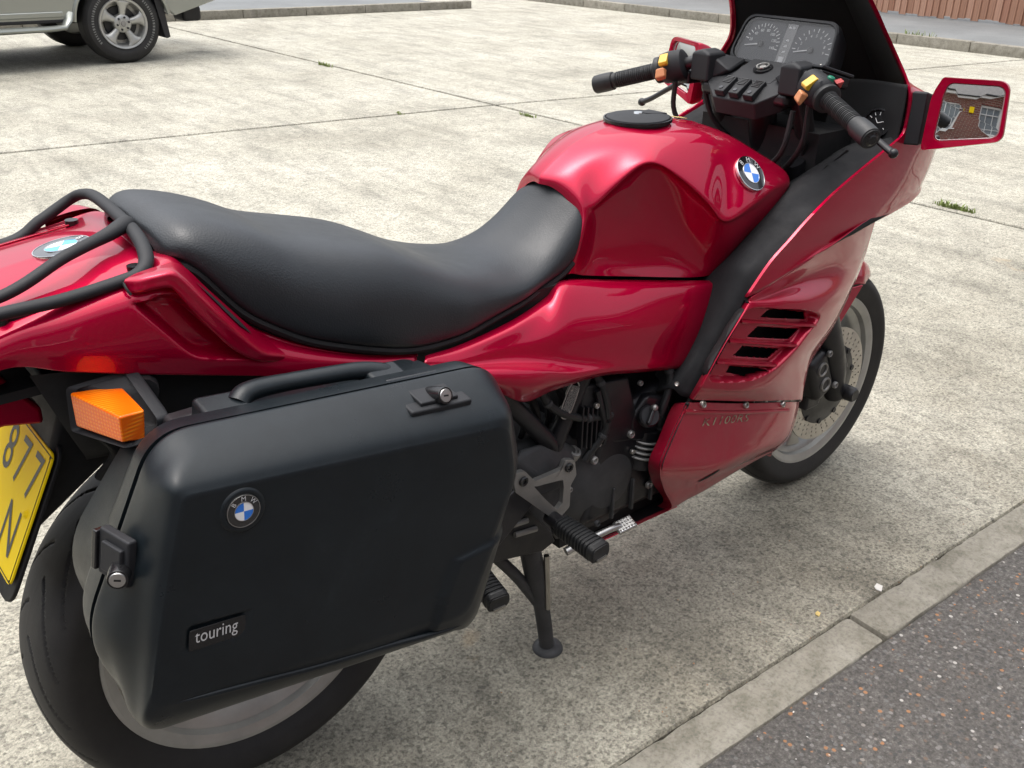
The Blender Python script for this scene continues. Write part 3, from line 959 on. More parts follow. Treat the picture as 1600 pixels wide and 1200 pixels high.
box('tailgate', (CX + 0.93, 9.3, 0.84), (0.10, 1.30, 0.44), 'car_silver', car, 0.02)
box('bonnet', (FXW - 0.1, 9.3, 1.0), (1.3, 1.46, 0.14), 'car_silver', car, 0.04)
cab = [(CX - 0.72, 1.05), (CX - 0.85, 1.62), (CX - 1.1, 1.72), (CX - 1.95, 1.71), (CX - 2.62, 1.05)]
prism('cab', [(x, CY0 + 0.05, z) for x, z in cab], (0, CY1 - CY0 - 0.1, 0), 'car_silver', car, 0.05, segs=3)
for yy in (CY0 + 0.046, CY1 - 0.052):
    for poly in ([(CX - 0.92, 1.10), (CX - 1.0, 1.58), (CX - 1.48, 1.62), (CX - 1.48, 1.10)], [(CX - 1.54, 1.10), (CX - 1.54, 1.62), (CX - 1.95, 1.61), (CX - 2.42, 1.10)]):
        prism('side_window', [(x, yy, z) for x, z in poly], (0, 0.006, 0), 'car_glass', car, 0)
# sill step, arch lips, mud flaps, bumper and tow bar
tube('side_step', [(FXW + 0.52, CY0 - 0.045, 0.345), (CX - 1.0, CY0 - 0.05, 0.345), (CX - 0.58, CY0 - 0.05, 0.352), (CX - 0.52, CY0 - 0.03, 0.38), (CX - 0.475, CY0 + 0.02, 0.47)], [0.055, 0.055, 0.055, 0.05, 0.045], 'car_silver', car, seg=12, n=26, flat=0.55)
box('sill_trim', (CX - 1.5, CY0 + 0.02, 0.405), (1.95, 0.05, 0.03), 'car_black', car, 0.008)
box('rocker_panel', (CX - 1.5, CY0 - 0.004, 0.462), (1.94, 0.03, 0.05), 'car_silver', car, 0.012)
tube('wheel_arch_lip', [(x, CY0 + 0.005, z) for x, z in arch(CX, 0.445, 0.36, R(176), R(8), 16)], 0.022, 'car_silver', car, seg=8, n=30)
mesh_obj('wheel_arch_liner', *ring_loft([A([(x, yy, z) for x, z in arch(CX, 0.435, 0.36, 0, math.pi, 18)] + [(CX - 0.43, yy, 0.44), (CX + 0.43, yy, 0.44)]) for yy in (CY0 + 0.21, CY0 + 0.215)], True, True), 'car_black', car, 0)
prism('mudflap', [(CX + 0.315, CY0 + 0.03, 0.60), (CX + 0.345, CY0 + 0.03, 0.42), (CX + 0.385, CY0 + 0.03, 0.205), (CX + 0.41, CY0 + 0.03, 0.20), (CX + 0.44, CY0 + 0.03, 0.21), (CX + 0.39, CY0 + 0.03, 0.60)], (0, 0.26, 0), 'car_black', car, 0.006)
box('rear_bumper', (CX + 1.02, 9.3, 0.585), (0.16, 1.66, 0.10), 'car_black', car, 0.03)
tube('tow_bar', [(CX + 0.35, CY0 + 0.35, 0.43), (CX + 0.65, CY0 + 0.40, 0.415), (CX + 0.9, CY0 + 0.42, 0.39)], 0.035, 'car_black', car)
box('bumper_step', (CX + 0.80, CY0 + 0.46, 0.385), (0.20, 0.28, 0.15), 'car_black', car, 0.035)
box('exhaust_box', (CX + 0.45, 9.6, 0.40), (0.5, 0.2, 0.16), 'car_black', car, 0.05)
box('axle', (CX, 9.3, 0.36), (0.14, 1.3, 0.14), 'car_black', car, 0.04)
def car_wheel(x, y0, sgn, show):
    wh = thing('wheel', (x, y0, 0), parent=car)
    rO, w = 0.358, 0.25
    ym = y0 + sgn * w / 2
    prof = [(0.225, -w / 2 + 0.01), (0.25, -w / 2), (0.29, -w / 2 - 0.004), (0.325, -w / 2 + 0.008), (0.345, -w / 2 + 0.03), (rO, -w / 2 + 0.055), (rO, w / 2 - 0.055), (0.345, w / 2 - 0.03), (0.325, w / 2 - 0.008), (0.29, w / 2 + 0.004), (0.25, w / 2), (0.225, w / 2 - 0.01)]
    c = A((x, ym, rO - 0.004))
    lathe('tyre', prof, c, (0, sgn, 0), 'tyre_rubber', wh, 72, False, 25)
    if show:                               # raised pale sidewall lettering, worn to dashes
        fY = ym - sgn * (w / 2 + 0.0045)
        for a0, a1 in ((2.3, 3.75), (-0.95, 0.75)):
            a = a0
            while a < a1:
                da = 0.035 + 0.04 * random.random()
                q4 = [(x + r2 * math.cos(t), fY, c[2] + r2 * math.sin(t)) for r2, t in ((0.272, a), (0.294, a + 0.01), (0.292, a + da), (0.270, a + da - 0.01))]
                mesh_obj('sidewall_mark', q4, [(0, 1, 2, 3)], 'tyre_white', wh, 0, out=(0, -sgn, 0))
                a += da + 0.03
    if not show:
        lathe('rim', [(0.001, -0.05), (0.22, -0.05), (0.226, -w / 2), (0.226, w / 2)], c, (0, -sgn, 0), 'car_silver', wh, 40, False)
        return
    f = c + A((0, -sgn * w / 2, 0))
    lathe('rim', [(0.228, 0.01), (0.222, -0.004), (0.205, 0.002), (0.196, 0.02), (0.19, 0.09), (0.185, 0.11), (0.001, 0.115)], f, (0, sgn, 0), 'rim_silver', wh, 60, False)
    lathe('brake_drum', [(0.001, 0.085), (0.15, 0.085), (0.155, 0.11)], f, (0, sgn, 0), 'car_black', wh, 40, False)
    lathe('hub', [(0.001, 0.005), (0.036, 0.005), (0.038, 0.016), (0.075, 0.018), (0.082, 0.03), (0.085, 0.09)], f, (0, sgn, 0), 'rim_silver', wh, 40, False, 60)
    lathe('centre_cap', [(0.001, -0.004), (0.022, -0.004), (0.026, 0.004), (0.026, 0.014)], f, (0, sgn, 0), 'alloy_plate', wh, 24, False)
    for k in range(6):
        a = k * math.pi / 3 + 0.2
        lathe('wheel_nut', [(0.001, 0.006), (0.010, 0.006), (0.010, 0.03)], f + A((0.056 * math.cos(a), 0, 0.056 * math.sin(a))), (0, sgn, 0), 'car_black', wh, 6, False)
    for k in range(5):
        a = k * 2 * math.pi / 5 + 0.18
        rows = []
        for r_, hw, d in ((0.07, 0.030, 0.024), (0.11, 0.034, 0.017), (0.15, 0.042, 0.010), (0.18, 0.058, 0.004), (0.2, 0.085, 0.004)):
            row = []
            for t in np.linspace(-1, 1, 7):
                an = a + t * hw / r_
                row.append(f + A((r_ * math.cos(an), sgn * (d + 0.022 * abs(t) ** 3), r_ * math.sin(an))))
            rows.append(row)
        G = patch(rows, 3, 2)
        mesh_obj('spoke', G.reshape(-1, 3), grid_faces(*G.shape[:2]), 'rim_silver', wh, 60, mods=[('solid', 0.02)], out=(0, -sgn, 0))
car_wheel(CX, CY0 + 0.01, 1, True)
car_wheel(FXW, CY0 + 0.01, 1, True)
car_wheel(CX, CY1 - 0.01, -1, False)
car_wheel(FXW, CY1 - 0.01, -1, False)

# ================================================================== the motorcycle
bike = thing('motorcycle', (0.75, 0, 0), 'metallic red touring motorcycle with full fairing standing on its centre stand', 'motorcycle')
RW = A((0.0, 0.0, 0.349)); FW = A((1.568, 0.0, 0.298))

# ------------------------------------------------------------------ wheels
def moto_tyre(parent, c, Ro, w, rim_r, rim_y, groove_n, seed):
    sec = Ro - rim_r
    prof = []
    hw = w / 2
    # half profile from bead to crown (y, r)
    pts = [(rim_y * 0.93, rim_r - 0.004), (rim_y * 1.03, rim_r + 0.004), (hw * 0.93, rim_r + sec * 0.25), (hw * 1.0, rim_r + sec * 0.50), (hw * 0.955, rim_r + sec * 0.68), (hw * 0.80, rim_r + sec * 0.84), (hw * 0.55, rim_r + sec * 0.945), (hw * 0.28, Ro - 0.001), (0.0, Ro)]
    half = cr([(y_, r_, 0) for y_, r_ in pts], 54)[:, :2]
    prof = np.concatenate([half * A((-1, 1)), half[::-1][1:]])
    nseg = 720
    th = np.linspace(0, 2 * math.pi, nseg, endpoint=False)
    yy = np.repeat(prof[:, 0][:, None], nseg, 1); rr = np.repeat(prof[:, 1][:, None], nseg, 1)
    TT = np.repeat(th[None], len(prof), 0)
    dep = np.zeros_like(rr)
    tread = np.clip((rr - (rim_r + sec * 0.62)) / (sec * 0.1), 0, 1)
    for k in range(groove_n):
        for s in (-1, 1):
            ph = (k + (0.5 if s > 0 else 0)) * 2 * math.pi / groove_n
            a = s * yy / hw
            cen = ph + 0.28 * a * a * 1.6 + 0.06 * a
            d = np.abs((TT - cen + math.pi) % (2 * math.pi) - math.pi) * Ro
            ok = (a > 0.12) & (a < 0.93)
            dep = np.maximum(dep, np.where(ok, np.clip(1 - d / 0.0034, 0, 1), 0))
    rr = rr - 0.0045 * np.minimum(1, dep * 2) * tread
    V = np.stack([c[0] + rr * np.cos(TT), c[1] + yy, c[2] + rr * np.sin(TT)], -1).reshape(-1, 3)
    F = grid_faces(len(prof), nseg, False, True)
    return mesh_obj('tyre', V, fixn(V, F), 'tyre_rubber', parent, 45)
def moto_rim(parent, c, rim_r, rim_y, well, nsp, phase, sp_w):
    for s in (1,):
        prof = [(rim_r - 0.006, -rim_y), (rim_r, -rim_y - 0.001), (rim_r + 0.001, -rim_y + 0.004), (rim_r - 0.004, -rim_y + 0.007),
                (rim_r - 0.004, rim_y - 0.007), (rim_r + 0.001, rim_y - 0.004), (rim_r, rim_y + 0.001), (rim_r - 0.006, rim_y),
                (rim_r - 0.020, rim_y - 0.006), (rim_r - 0.024, rim_y - 0.018), (rim_r - 0.040, rim_y - 0.026), (well, rim_y * 0.25),
                (well, -rim_y * 0.25), (rim_r - 0.040, -rim_y + 0.026), (rim_r - 0.024, -rim_y + 0.018), (rim_r - 0.020, -rim_y + 0.006), (rim_r - 0.006, -rim_y)]
        rim = lathe('rim', prof, c, (0, 1, 0), 'rim_silver', parent, 96, False, 40)
    lathe('hub', [(0.0005, -0.055), (0.034, -0.055), (0.045, -0.045), (0.05, 0.0), (0.045, 0.045), (0.034, 0.055), (0.0005, 0.055)], c, (0, 1, 0), 'rim_silver', rim, 40, False)
    for k in range(nsp):
        a = phase + k * 2 * math.pi / nsp
        d = A((math.cos(a), 0, math.sin(a))); t = A((-math.sin(a), 0, math.cos(a)))
        loops = []
        for r_, hw, hy in ((0.035, sp_w * 0.72, 0.034), (0.08, sp_w * 0.55, 0.030), (0.13, sp_w * 0.55, 0.026), (well - 0.02, sp_w * 0.75, 0.026), (well + 0.004, sp_w * 1.1, 0.03)):
            loops.append(rloop([c + d * r_ - t * hw - A((0, hy, 0)), c + d * r_ + t * hw - A((0, hy, 0)), c + d * r_ + t * hw + A((0, hy, 0)), c + d * r_ - t * hw + A((0, hy, 0))], min(hw, hy) * 0.6, 5))
        V, F = ring_loft(list(cr_param(np.stack(loops), 4)), True, True)
        mesh_obj('spoke', V, fixn(V, F), 'rim_silver', rim, 60)
    return rim
rw = thing('rear_wheel', (0, 0, 0.024), parent=bike)
moto_tyre(rw, RW, 0.325, 0.166, 0.2431, 0.0647, 22, 1)
moto_rim(rw, RW, 0.2431, 0.0647, 0.176, 3, R(-70), 0.045)
fw = thing('front_wheel', (1.568, 0, 0), parent=bike)
moto_tyre(fw, FW, 0.298, 0.124, 0.2286, 0.0514, 20, 2)
moto_rim(fw, FW, 0.2286, 0.0514, 0.182, 3, R(-102), 0.036)
# drilled brake discs with their carriers
def disc(y):
    ro, ri, t = 0.1525, 0.105, 0.0025
    na, nr = 180, 9
    V = []; F = []
    rs = np.linspace(ri, ro, nr)
    for side in (-1, 1):
        for i in range(na):
            for r_ in rs:
                a = 2 * math.pi * i / na
                V.append((FW[0] + r_ * math.cos(a), y + side * t, FW[2] + r_ * math.sin(a)))
    def vid(s, i, j):
        return (s * na + i % na) * nr + j
    hole = set()
    for k in range(36):
        for m_ in range(3):
            hole.add(((k * 5 + m_ + (k % 2)) % na, 1 + 2 * m_ + (k % 2)))
    for i in range(na):
        for j in range(nr - 1):
            if (i, j) in hole:
                F.append((vid(0, i, j), vid(0, i + 1, j), vid(1, i + 1, j), vid(1, i, j)))
                F.append((vid(0, i, j + 1), vid(0, i + 1, j + 1), vid(1, i + 1, j + 1), vid(1, i, j + 1)))
                F.append((vid(0, i, j), vid(0, i, j + 1), vid(1, i, j + 1), vid(1, i, j)))
                F.append((vid(0, i + 1, j), vid(0, i + 1, j + 1), vid(1, i + 1, j + 1), vid(1, i + 1, j)))
            else:
                F.append((vid(0, i, j), vid(0, i + 1, j), vid(0, i + 1, j + 1), vid(0, i, j + 1)))
                F.append((vid(1, i, j), vid(1, i, j + 1), vid(1, i + 1, j + 1), vid(1, i + 1, j)))
        F.append((vid(0, i, 0), vid(0, i + 1, 0), vid(1, i + 1, 0), vid(1, i, 0)))
        F.append((vid(0, i, nr - 1), vid(1, i, nr - 1), vid(1, i + 1, nr - 1), vid(0, i + 1, nr - 1)))
    d = mesh_obj('brake_disc', V, F, 'disc_steel', fw, 0)
    s = -1 if y < 0 else 1
    lathe('disc_carrier', [(0.03, 0.010), (0.06, 0.012), (0.095, 0.006), (0.107, 0.004), (0.107, -0.004), (0.05, -0.012)], (FW[0], y, FW[2]), (0, s, 0), 'engine_black', d, 60, False, 30)
    for k in range(10):
        a = k * 2 * math.pi / 10 + 0.2
        lathe('disc_bobbin', [(0.0005, 0.008), (0.007, 0.008), (0.008, 0.004), (0.008, -0.003)], (FW[0] + 0.102 * math.cos(a), y, FW[2] + 0.102 * math.sin(a)), (0, s, 0), 'engine_black', d, 12, False)
disc(-0.070); disc(0.070)

# ------------------------------------------------------------------ fork, calliper, mudguard
rake = A((-0.455, 0, 0.89))
for s in (-1, 1):
    ax = FW + A((0.0, s * 0.105, 0))
    top = ax + rake * 0.70 + A((-0.02, 0, 0))
    fk = tube('fork_leg', [ax + A((-0.012, 0, -0.012)), ax + A((-0.03, 0, 0.03)), ax + A((-0.05, 0, 0.09)) , ax + rake * 0.30 + A((-0.012, 0, 0)), ax + rake * 0.5 + A((-0.02, 0, 0)), top],
              [0.026, 0.034, 0.037, 0.034, 0.030, 0.024], 'engine_black', bike, seg=20, n=40)
    # flat flange along the front of the slider
    prism('fork_web', [ax + A((0.0, -0.012, 0.01)), ax + A((0.012, -0.012, 0.06)), ax + rake * 0.30 + A((0.034, -0.012, 0)), ax + rake * 0.30 + A((0.0, -0.012, 0)), ax + A((-0.04, -0.012, 0.05))], (0, 0.024, 0), 'engine_black', fk, 0.005)
    lathe('axle_cap', [(0.0005, 0.050), (0.015, 0.050), (0.0185, 0.046), (0.0195, 0.03), (0.0195, -0.04), (0.0005, -0.04)], ax, (0, s, 0), 'engine_black', fk, 28, False, 40)
    cc = ax + A((-0.115, s * -0.020, 0.075))
    B = basis((0, s, 0), rake)
    cl = box('brake_calliper', cc, (0.135, 0.075, 0.085), 'engine_black', bike, 0.018, B=basis((0, s, 0), rake), segs=3)
    for q in (-0.026, 0.026):
        o2 = cc + q * rake + A((0, s * 0.043, 0))
        lathe('piston_cap', [(0.013, 0.0), (0.0145, 0.004), (0.0175, 0.004), (0.019, 0.0), (0.019, -0.01)], o2, (0, s, 0), 'alloy_plate', cl, 28, False)
        lathe('piston_centre', [(0.0005, 0.001), (0.013, 0.001), (0.0135, -0.004)], o2, (0, s, 0), 'engine_black', cl, 20, False)
    for q in (-0.055, 0.055):
        screw(cl, cc + q * rake + A((0.03, s * 0.045, 0.012)), (0, s, 0), 0.009, 'alloy_plate', 'bolt')
    tube('brake_hose', [cc + A((-0.03, s * 0.02, 0.04)), cc + A((-0.08, s * 0.01, 0.12)), cc + A((-0.09, -s * 0.01, 0.3)), cc + A((-0.12, -s * 0.03, 0.45))], 0.006, 'gloss_black', cl, seg=8)
    box('calliper_bracket', cc + A((0.03, s * -0.005, -0.085)), (0.06, 0.03, 0.05), 'engine_black', cl, 0.008)
# headstock, yokes and radiator fill the space behind the fork
box('lower_yoke', (1.30, 0, 0.80), (0.10, 0.26, 0.05), 'engine_black', bike, 0.015)
box('radiator', (1.25, 0, 0.54), (0.05, 0.26, 0.30), 'inner_black', bike, 0.01)
def mudguard(name, c, Rm, hw, a0, a1, mat, drop, thick=0.004, n=40):
    rows = []
    for i in range(n):
        a = a0 + (a1 - a0) * i / (n - 1)
        e = min(1, 6 * min(i, n - 1 - i) / n + 0.25)
        row = []
        for t in np.linspace(-1, 1, 17):
            y_ = hw * t
            r_ = Rm - drop * abs(t) ** 3.0 * (0.4 + 0.6 * e)
            row.append((c[0] + r_ * math.cos(a), y_ * (0.55 + 0.45 * e), c[2] + r_ * math.sin(a)))
        rows.append(row)
    G = A(rows)
    o = panel(name, G, mat, bike, thick=thick, out=(0, 0, 1))
    return o
mudguard('front_mudguard', FW + A((0, 0, 0)), 0.328, 0.082, R(60), R(165), 'red_paint', 0.06)
for s in (-1, 1):
    prism('mudguard_stay', [FW + A((-0.03, s * 0.082, 0.16)), FW + A((0.06, s * 0.082, 0.26)), FW + A((-0.10, s * 0.082, 0.27))], (0, s * 0.006, 0), 'red_paint', bike, 0.002)
mudguard('rear_mudguard', RW, 0.372, 0.095, R(50), R(118), 'inner_black', 0.09)

# ------------------------------------------------------------------ fuel tank
r1 = [(0.6378, 0.0000, 0.9564), (0.6456, -0.0350, 0.9546), (0.6532, -0.0620, 0.9423), (0.6575, -0.0830, 0.9227), (0.6577, -0.0940, 0.9004), (0.6493, -0.1000, 0.8749), (0.6358, -0.1040, 0.8406), (0.6221, -0.1000, 0.8039)]
r0 = [tuple(A(q) + A((-.006, .012, -.016))) for q in r1]
r0[0] = (r0[0][0], 0.0, r0[0][2])
tk = [r0, r1,
 [(.68,0,.985), (.684,-.035,.980), (.69,-.062,.968), (0.6753, -0.0920, 0.9151), (0.6865, -0.0890, 0.9057), (0.6893, -0.0860, 0.8665), (0.6760, -0.0900, 0.8254), (0.6583, -0.0980, 0.7932)],
 [(.735,0,1.008), (.738,-.04,1.003), (.742,-.075,.990), (0.7157, -0.1060, 0.9500), (0.7318, -0.0990, 0.9360), (0.7344, -0.0880, 0.8706), (0.7164, -0.0900, 0.8150), (0.7025, -0.1020, 0.7837)],
 [(.80,0,1.021), (.80,-.045,1.017), (.80,-.088,1.004), (0.7746, -0.1220, 0.9850), (0.7909, -0.1130, 0.9687), (0.8041, -0.0940, 0.8837), (0.8006, -0.0980, 0.8003), (0.7862, -0.1120, 0.7674)],
 [(.87,0,1.026), (.87,-.05,1.021), (.87,-.10,1.006), (0.8318, -0.1480, 0.9574), (0.8438, -0.1380, 0.9399), (0.8683, -0.1120, 0.8589), (0.8707, -0.1120, 0.7876), (0.8560, -0.1260, 0.7552)],
 [(.94,0,1.022), (.94,-.055,1.017), (.938,-.112,.999), (0.8829, -0.1780, 0.9123), (0.8905, -0.1680, 0.8947), (0.9092, -0.1400, 0.8252), (0.9172, -0.1320, 0.7735), (0.9144, -0.1380, 0.7462)],
 [(.985,0,1.014), (.985,-.06,1.008), (.982,-.12,.986), (0.9181, -0.1890, 0.8783), (0.9209, -0.1860, 0.8627), (0.9341, -0.1720, 0.8212), (0.9434, -0.1560, 0.7812), (0.9482, -0.1460, 0.7452)],
 [(1.04,0,1.002), (1.04,-.065,.995), (1.030,-.125,.972), (0.9838, -0.1900, 0.8940), (0.9740, -0.1900, 0.8677), (0.9661, -0.1840, 0.8308), (0.9685, -0.1720, 0.7958), (0.9810, -0.1520, 0.7556)],
 [(1.10,0,.975), (1.10,-.068,.968), (1.1145, -0.1350, 0.9369), (1.0911, -0.1720, 0.9103), (1.0718, -0.1780, 0.8896), (1.0486, -0.1780, 0.8596), (1.0312, -0.1720, 0.8297), (1.0245, -0.1580, 0.7953)],
 [(1.15,0,.935), (1.15,-.07,.932), (1.1745, -0.1250, 0.9127), (1.1604, -0.1550, 0.8964), (1.1332, -0.1650, 0.8835), (1.0960, -0.1680, 0.8493), (1.0664, -0.1650, 0.8177), (1.0499, -0.1520, 0.7850)],
 [(1.165,0,.87), (1.165,-.07,.868), (1.155,-.105,.868), (1.135,-.135,.86), (1.12,-.148,.85), (1.10,-.155,.83), (1.08,-.155,.81), (1.06,-.145,.79)],
]
G = patch(tk, 12, 12)
for _ in range(26):
    G[1:-1, 1:-1] = 0.5 * G[1:-1, 1:-1] + 0.125 * (G[:-2, 1:-1] + G[2:, 1:-1] + G[1:-1, :-2] + G[1:-1, 2:])
tank = panel('fuel_tank', G, 'red_paint', bike, mirror=True, thick=0)
tb = bvh_of(tank)
q0 = A((1.0175, -0.1810, 0.9339)); q1, qn = hit(tb, q0[0], q0[2])
roundel(bike, q1 + qn * 0.003, qn, (0.25, 0, 1), 0.036)
roundel(bike, (q1 + qn * 0.003) * A((1, -1, 1)), qn * A((1, -1, 1)), (0.25, 0, 1), 0.036)
# flush filler cap with its lock
capc = A((0.872, 0, 1.0285)); capn = A((-0.02, 0, 1))
cap = lathe('filler_cap', [(0.0005, 0.0075), (0.028, 0.007), (0.045, 0.006), (0.0585, 0.003), (0.060, 0.0), (0.060, -0.008)], capc, capn, 'trim_plastic', bike, 48, False, 50)
lathe('cap_lock', [(0.0005, 0.0095), (0.008, 0.0095), (0.009, 0.0065)], capc + A((0.004, 0.004, 0)), capn, 'chrome', cap, 20, False)
lathe('cap_seam', [(0.061, -0.004), (0.0615, 0.0012), (0.064, 0.0012), (0.0645, -0.004)], capc, capn, 'gloss_black', cap, 48, False)
prism('cap_flap', [capc + A((0.012, -0.010, 0.0068)), capc + A((0.054, -0.024, 0.0045)), capc + A((0.054, 0.024, 0.0045)), capc + A((0.012, 0.010, 0.0068))], (0, 0, 0.0022), 'trim_plastic', cap, 0.001)
prism('tank_sticker', [(0.948, 0.010, 1.0228), (0.955, -0.006, 1.0222), (1.012, 0.000, 1.0118), (1.008, 0.012, 1.0125)], (0, 0, 0.0012), 'sticker', bike, 0)

# ------------------------------------------------------------------ seat
st = [(-.080, .990, .988, .974, .085), (-.074, 1.006, 1.002, .974, .112), (-.048, 1.018, 1.013, .962, .136), (0.0, 1.010, 1.001, .900, .152), (.05, .992, .980, .862, .159), (.10, .967, .955, .833, .161),
      (.19, .942, .931, .799, .165), (.255, .924, .912, .781, .165), (.31, .898, .886, .776, .163), (.36, .874, .863, .777, .160), (.42, .855, .845, .782, .146), (.49, .843, .832, .790, .134),
      (.535, .848, .836, .798, .123), (.572, .865, .850, .804, .114), (.605, .889, .872, .812, .108), (.630, .912, .893, .826, .104), (.648, .932, .910, .848, .098), (.657, .938, .916, .87, .090), (.662, .925, .905, .875, .078)]
rows = []
for X, zc, zs, zb, w in st:
    h = zs - zb
    rows.append([(X, 0, zc), (X, -.38 * w, zc - .12 * (zc - zs)), (X, -.70 * w, zs + .15 * (zc - zs)), (X, -.88 * w, zs - .16 * h), (X, -.985 * w, zs - .45 * h), (X, -1.0 * w, zs - .78 * h), (X, -.97 * w, zb + .004), (X, -.90 * w, zb)])
G = patch(rows, 7, 7)
for _ in range(8):
    G[1:-1, 1:-1] = 0.5 * G[1:-1, 1:-1] + 0.125 * (G[:-2, 1:-1] + G[2:, 1:-1] + G[1:-1, :-2] + G[1:-1, 2:])
# gentle dents of a used seat and the ridge between the two places
V = G.reshape(-1, 3)
V[:, 2] += 0.013 * (1 / (1 + np.exp((V[:, 0] - 0.285 + 1.2 * V[:, 1] ** 2) * 130)) - 0.5) * np.exp(-((V[:, 0] - 0.285) / 0.09) ** 2) * np.clip((V[:, 2] - 0.80) / 0.06, 0, 1)
V[:, 2] += 0.0016 * np.sin(V[:, 0] * 37 + 2.0 * np.abs(V[:, 1]) * 30) * np.clip((V[:, 2] - 0.80) / 0.1, 0, 1)
seat = panel('seat', G, 'seat_vinyl', bike, mirror=True, thick=0, smooth=60)
edge = [(X, -.93 * w, zb - 0.004) for X, zc, zs, zb, w in st[1:16]]
for s in (1, -1):
    tube('seat_lip', [(a, s * b_, c) for a, b_, c in edge], 0.0065, 'inner_black', seat, seg=8, n=60)
mesh_obj('seat_base', *box_geo((0.28, 0, 0.775), (0.62, 0.24, 0.05)), 'inner_black', bike, 0)
sb_ = [[(X, 0, zb + 0.01), (X, -.5 * w, zb + 0.008), (X, -.86 * w, zb + 0.002), (X, -.88 * w, zb - 0.03)] for X, zc, zs, zb, w in st[1:14]]
panel('seat_underside', patch(sb_, 3, 4), 'inner_black', bike, mirror=True, thick=0)

# ------------------------------------------------------------------ tail cowl
tl = [
 [(-.50,0,.895),(-.50,-.05,.893),(-.495,-.085,.888),(-.49,-.105,.878),(-.485,-.115,.868),(-.48,-.115,.855),(-.475,-.105,.848)],
 [(-.38,0,.938),(-.38,-.06,.935),(-.38,-.112,.928),(-.38,-.138,.916),(-.38,-.152,.898),(-.378,-.158,.880),(-.376,-.154,.866)],
 [(-.285,0,.958),(-.285,-.07,.955),(-.285,-.128,.946),(-0.2737, -0.1364, 0.9458),(-0.2815, -0.1549, 0.9371),(-0.2883, -0.1619, 0.9183),(-0.2907, -0.1584, 0.9020)],
 [(-.20,0,.972),(-.20,-.07,.968),(-.20,-.132,.958),(-0.2103, -0.1426, 0.9574),(-0.2192, -0.1628, 0.9418),(-0.2238, -0.1707, 0.9101),(-0.2250, -0.1663, 0.8838)],
 [(-.125,0,.982),(-.125,-.07,.978),(-.125,-.135,.965),(-0.1446, -0.1461, 0.9657),(-0.1478, -0.1672, 0.9456),(-0.1509, -0.1751, 0.8960),(-0.1508, -0.1707, 0.8607)],
 [(-.07,0,.975),(-.07,-.07,.972),(-0.0708, -0.1250, 0.9782),(-0.0818, -0.1478, 0.9655),(-0.0911, -0.1681, 0.9407),(-0.0906, -0.1760, 0.8801),(-0.0901, -0.1725, 0.8429)],
 [(-.02,0,.90),(-.02,-.07,.90),(-0.0216, -0.1302, 0.9022),(-0.0315, -0.1461, 0.9009),(-0.0400, -0.1663, 0.8851),(-0.0302, -0.1734, 0.8495),(-0.0276, -0.1707, 0.8232)],
 [(.07,0,.82),(.07,-.07,.82),(0.0646, -0.1373, 0.8389),(0.0561, -0.1496, 0.8379),(0.0502, -0.1628, 0.8281),(0.0515, -0.1663, 0.8100),(0.0559, -0.1646, 0.7956)],
 [(.17,0,.79),(.17,-.07,.79),(0.1709, -0.1408, 0.7911),(0.1645, -0.1514, 0.7916),(0.1589, -0.1602, 0.7873),(0.1588, -0.1628, 0.7762),(0.1603, -0.1610, 0.7649)],
 [(.245,0,.775),(.245,-.07,.775),(0.2666, -0.1434, 0.7660),(0.2629, -0.1522, 0.7649),(0.2608, -0.1584, 0.7582),(0.2593, -0.1602, 0.7486),(0.2585, -0.1575, 0.7393)],
]
G = patch(tl, 16, 14)
pocket = [(-0.1430, -0.1672, 0.9477), (-0.1284, -0.1672, 0.9491), (-0.0994, -0.1672, 0.9522), (-0.0714, -0.1672, 0.9359), (-0.0393, -0.1672, 0.8940), (-0.0029, -0.1672, 0.8534), (-0.0023, -0.1672, 0.8432), (-0.0079, -0.1672, 0.8410), (-0.0609, -0.1672, 0.8566), (-0.0837, -0.1672, 0.8681), (-0.1086, -0.1672, 0.8988)]
G = carve(G, cr(pocket, 60, True), 0.020, 0.012)
pk2 = [(-0.0665, -0.1584, 0.9446), (-0.0518, -0.1584, 0.9438), (-0.0209, -0.1584, 0.9067), (0.0091, -0.1584, 0.8753), (0.0066, -0.1584, 0.8687), (-0.0071, -0.1584, 0.8740), (-0.0450, -0.1584, 0.9185)]
G = carve(G, cr(pk2, 40, True), 0.02, 0.008)
tail = panel('tail_cowl', G, 'red_paint', bike, mirror=True, thick=0.003, mats=['red_paint', 'inner_black'])
tb2 = bvh_of(tail)
def top_hit(bv, x, y):
    loc, nor, _, _ = bv.ray_cast(Vector((x, y, 2)), Vector((0, 0, -1)))
    n = A(nor)
    return A(loc), n if n[2] > 0 else -n
q1, qn = top_hit(tb2, -0.166, 0.0)
roundel(bike, q1 + qn * 0.001, qn, (0.9, -0.5, 0), 0.036, blue='badge_cyan')
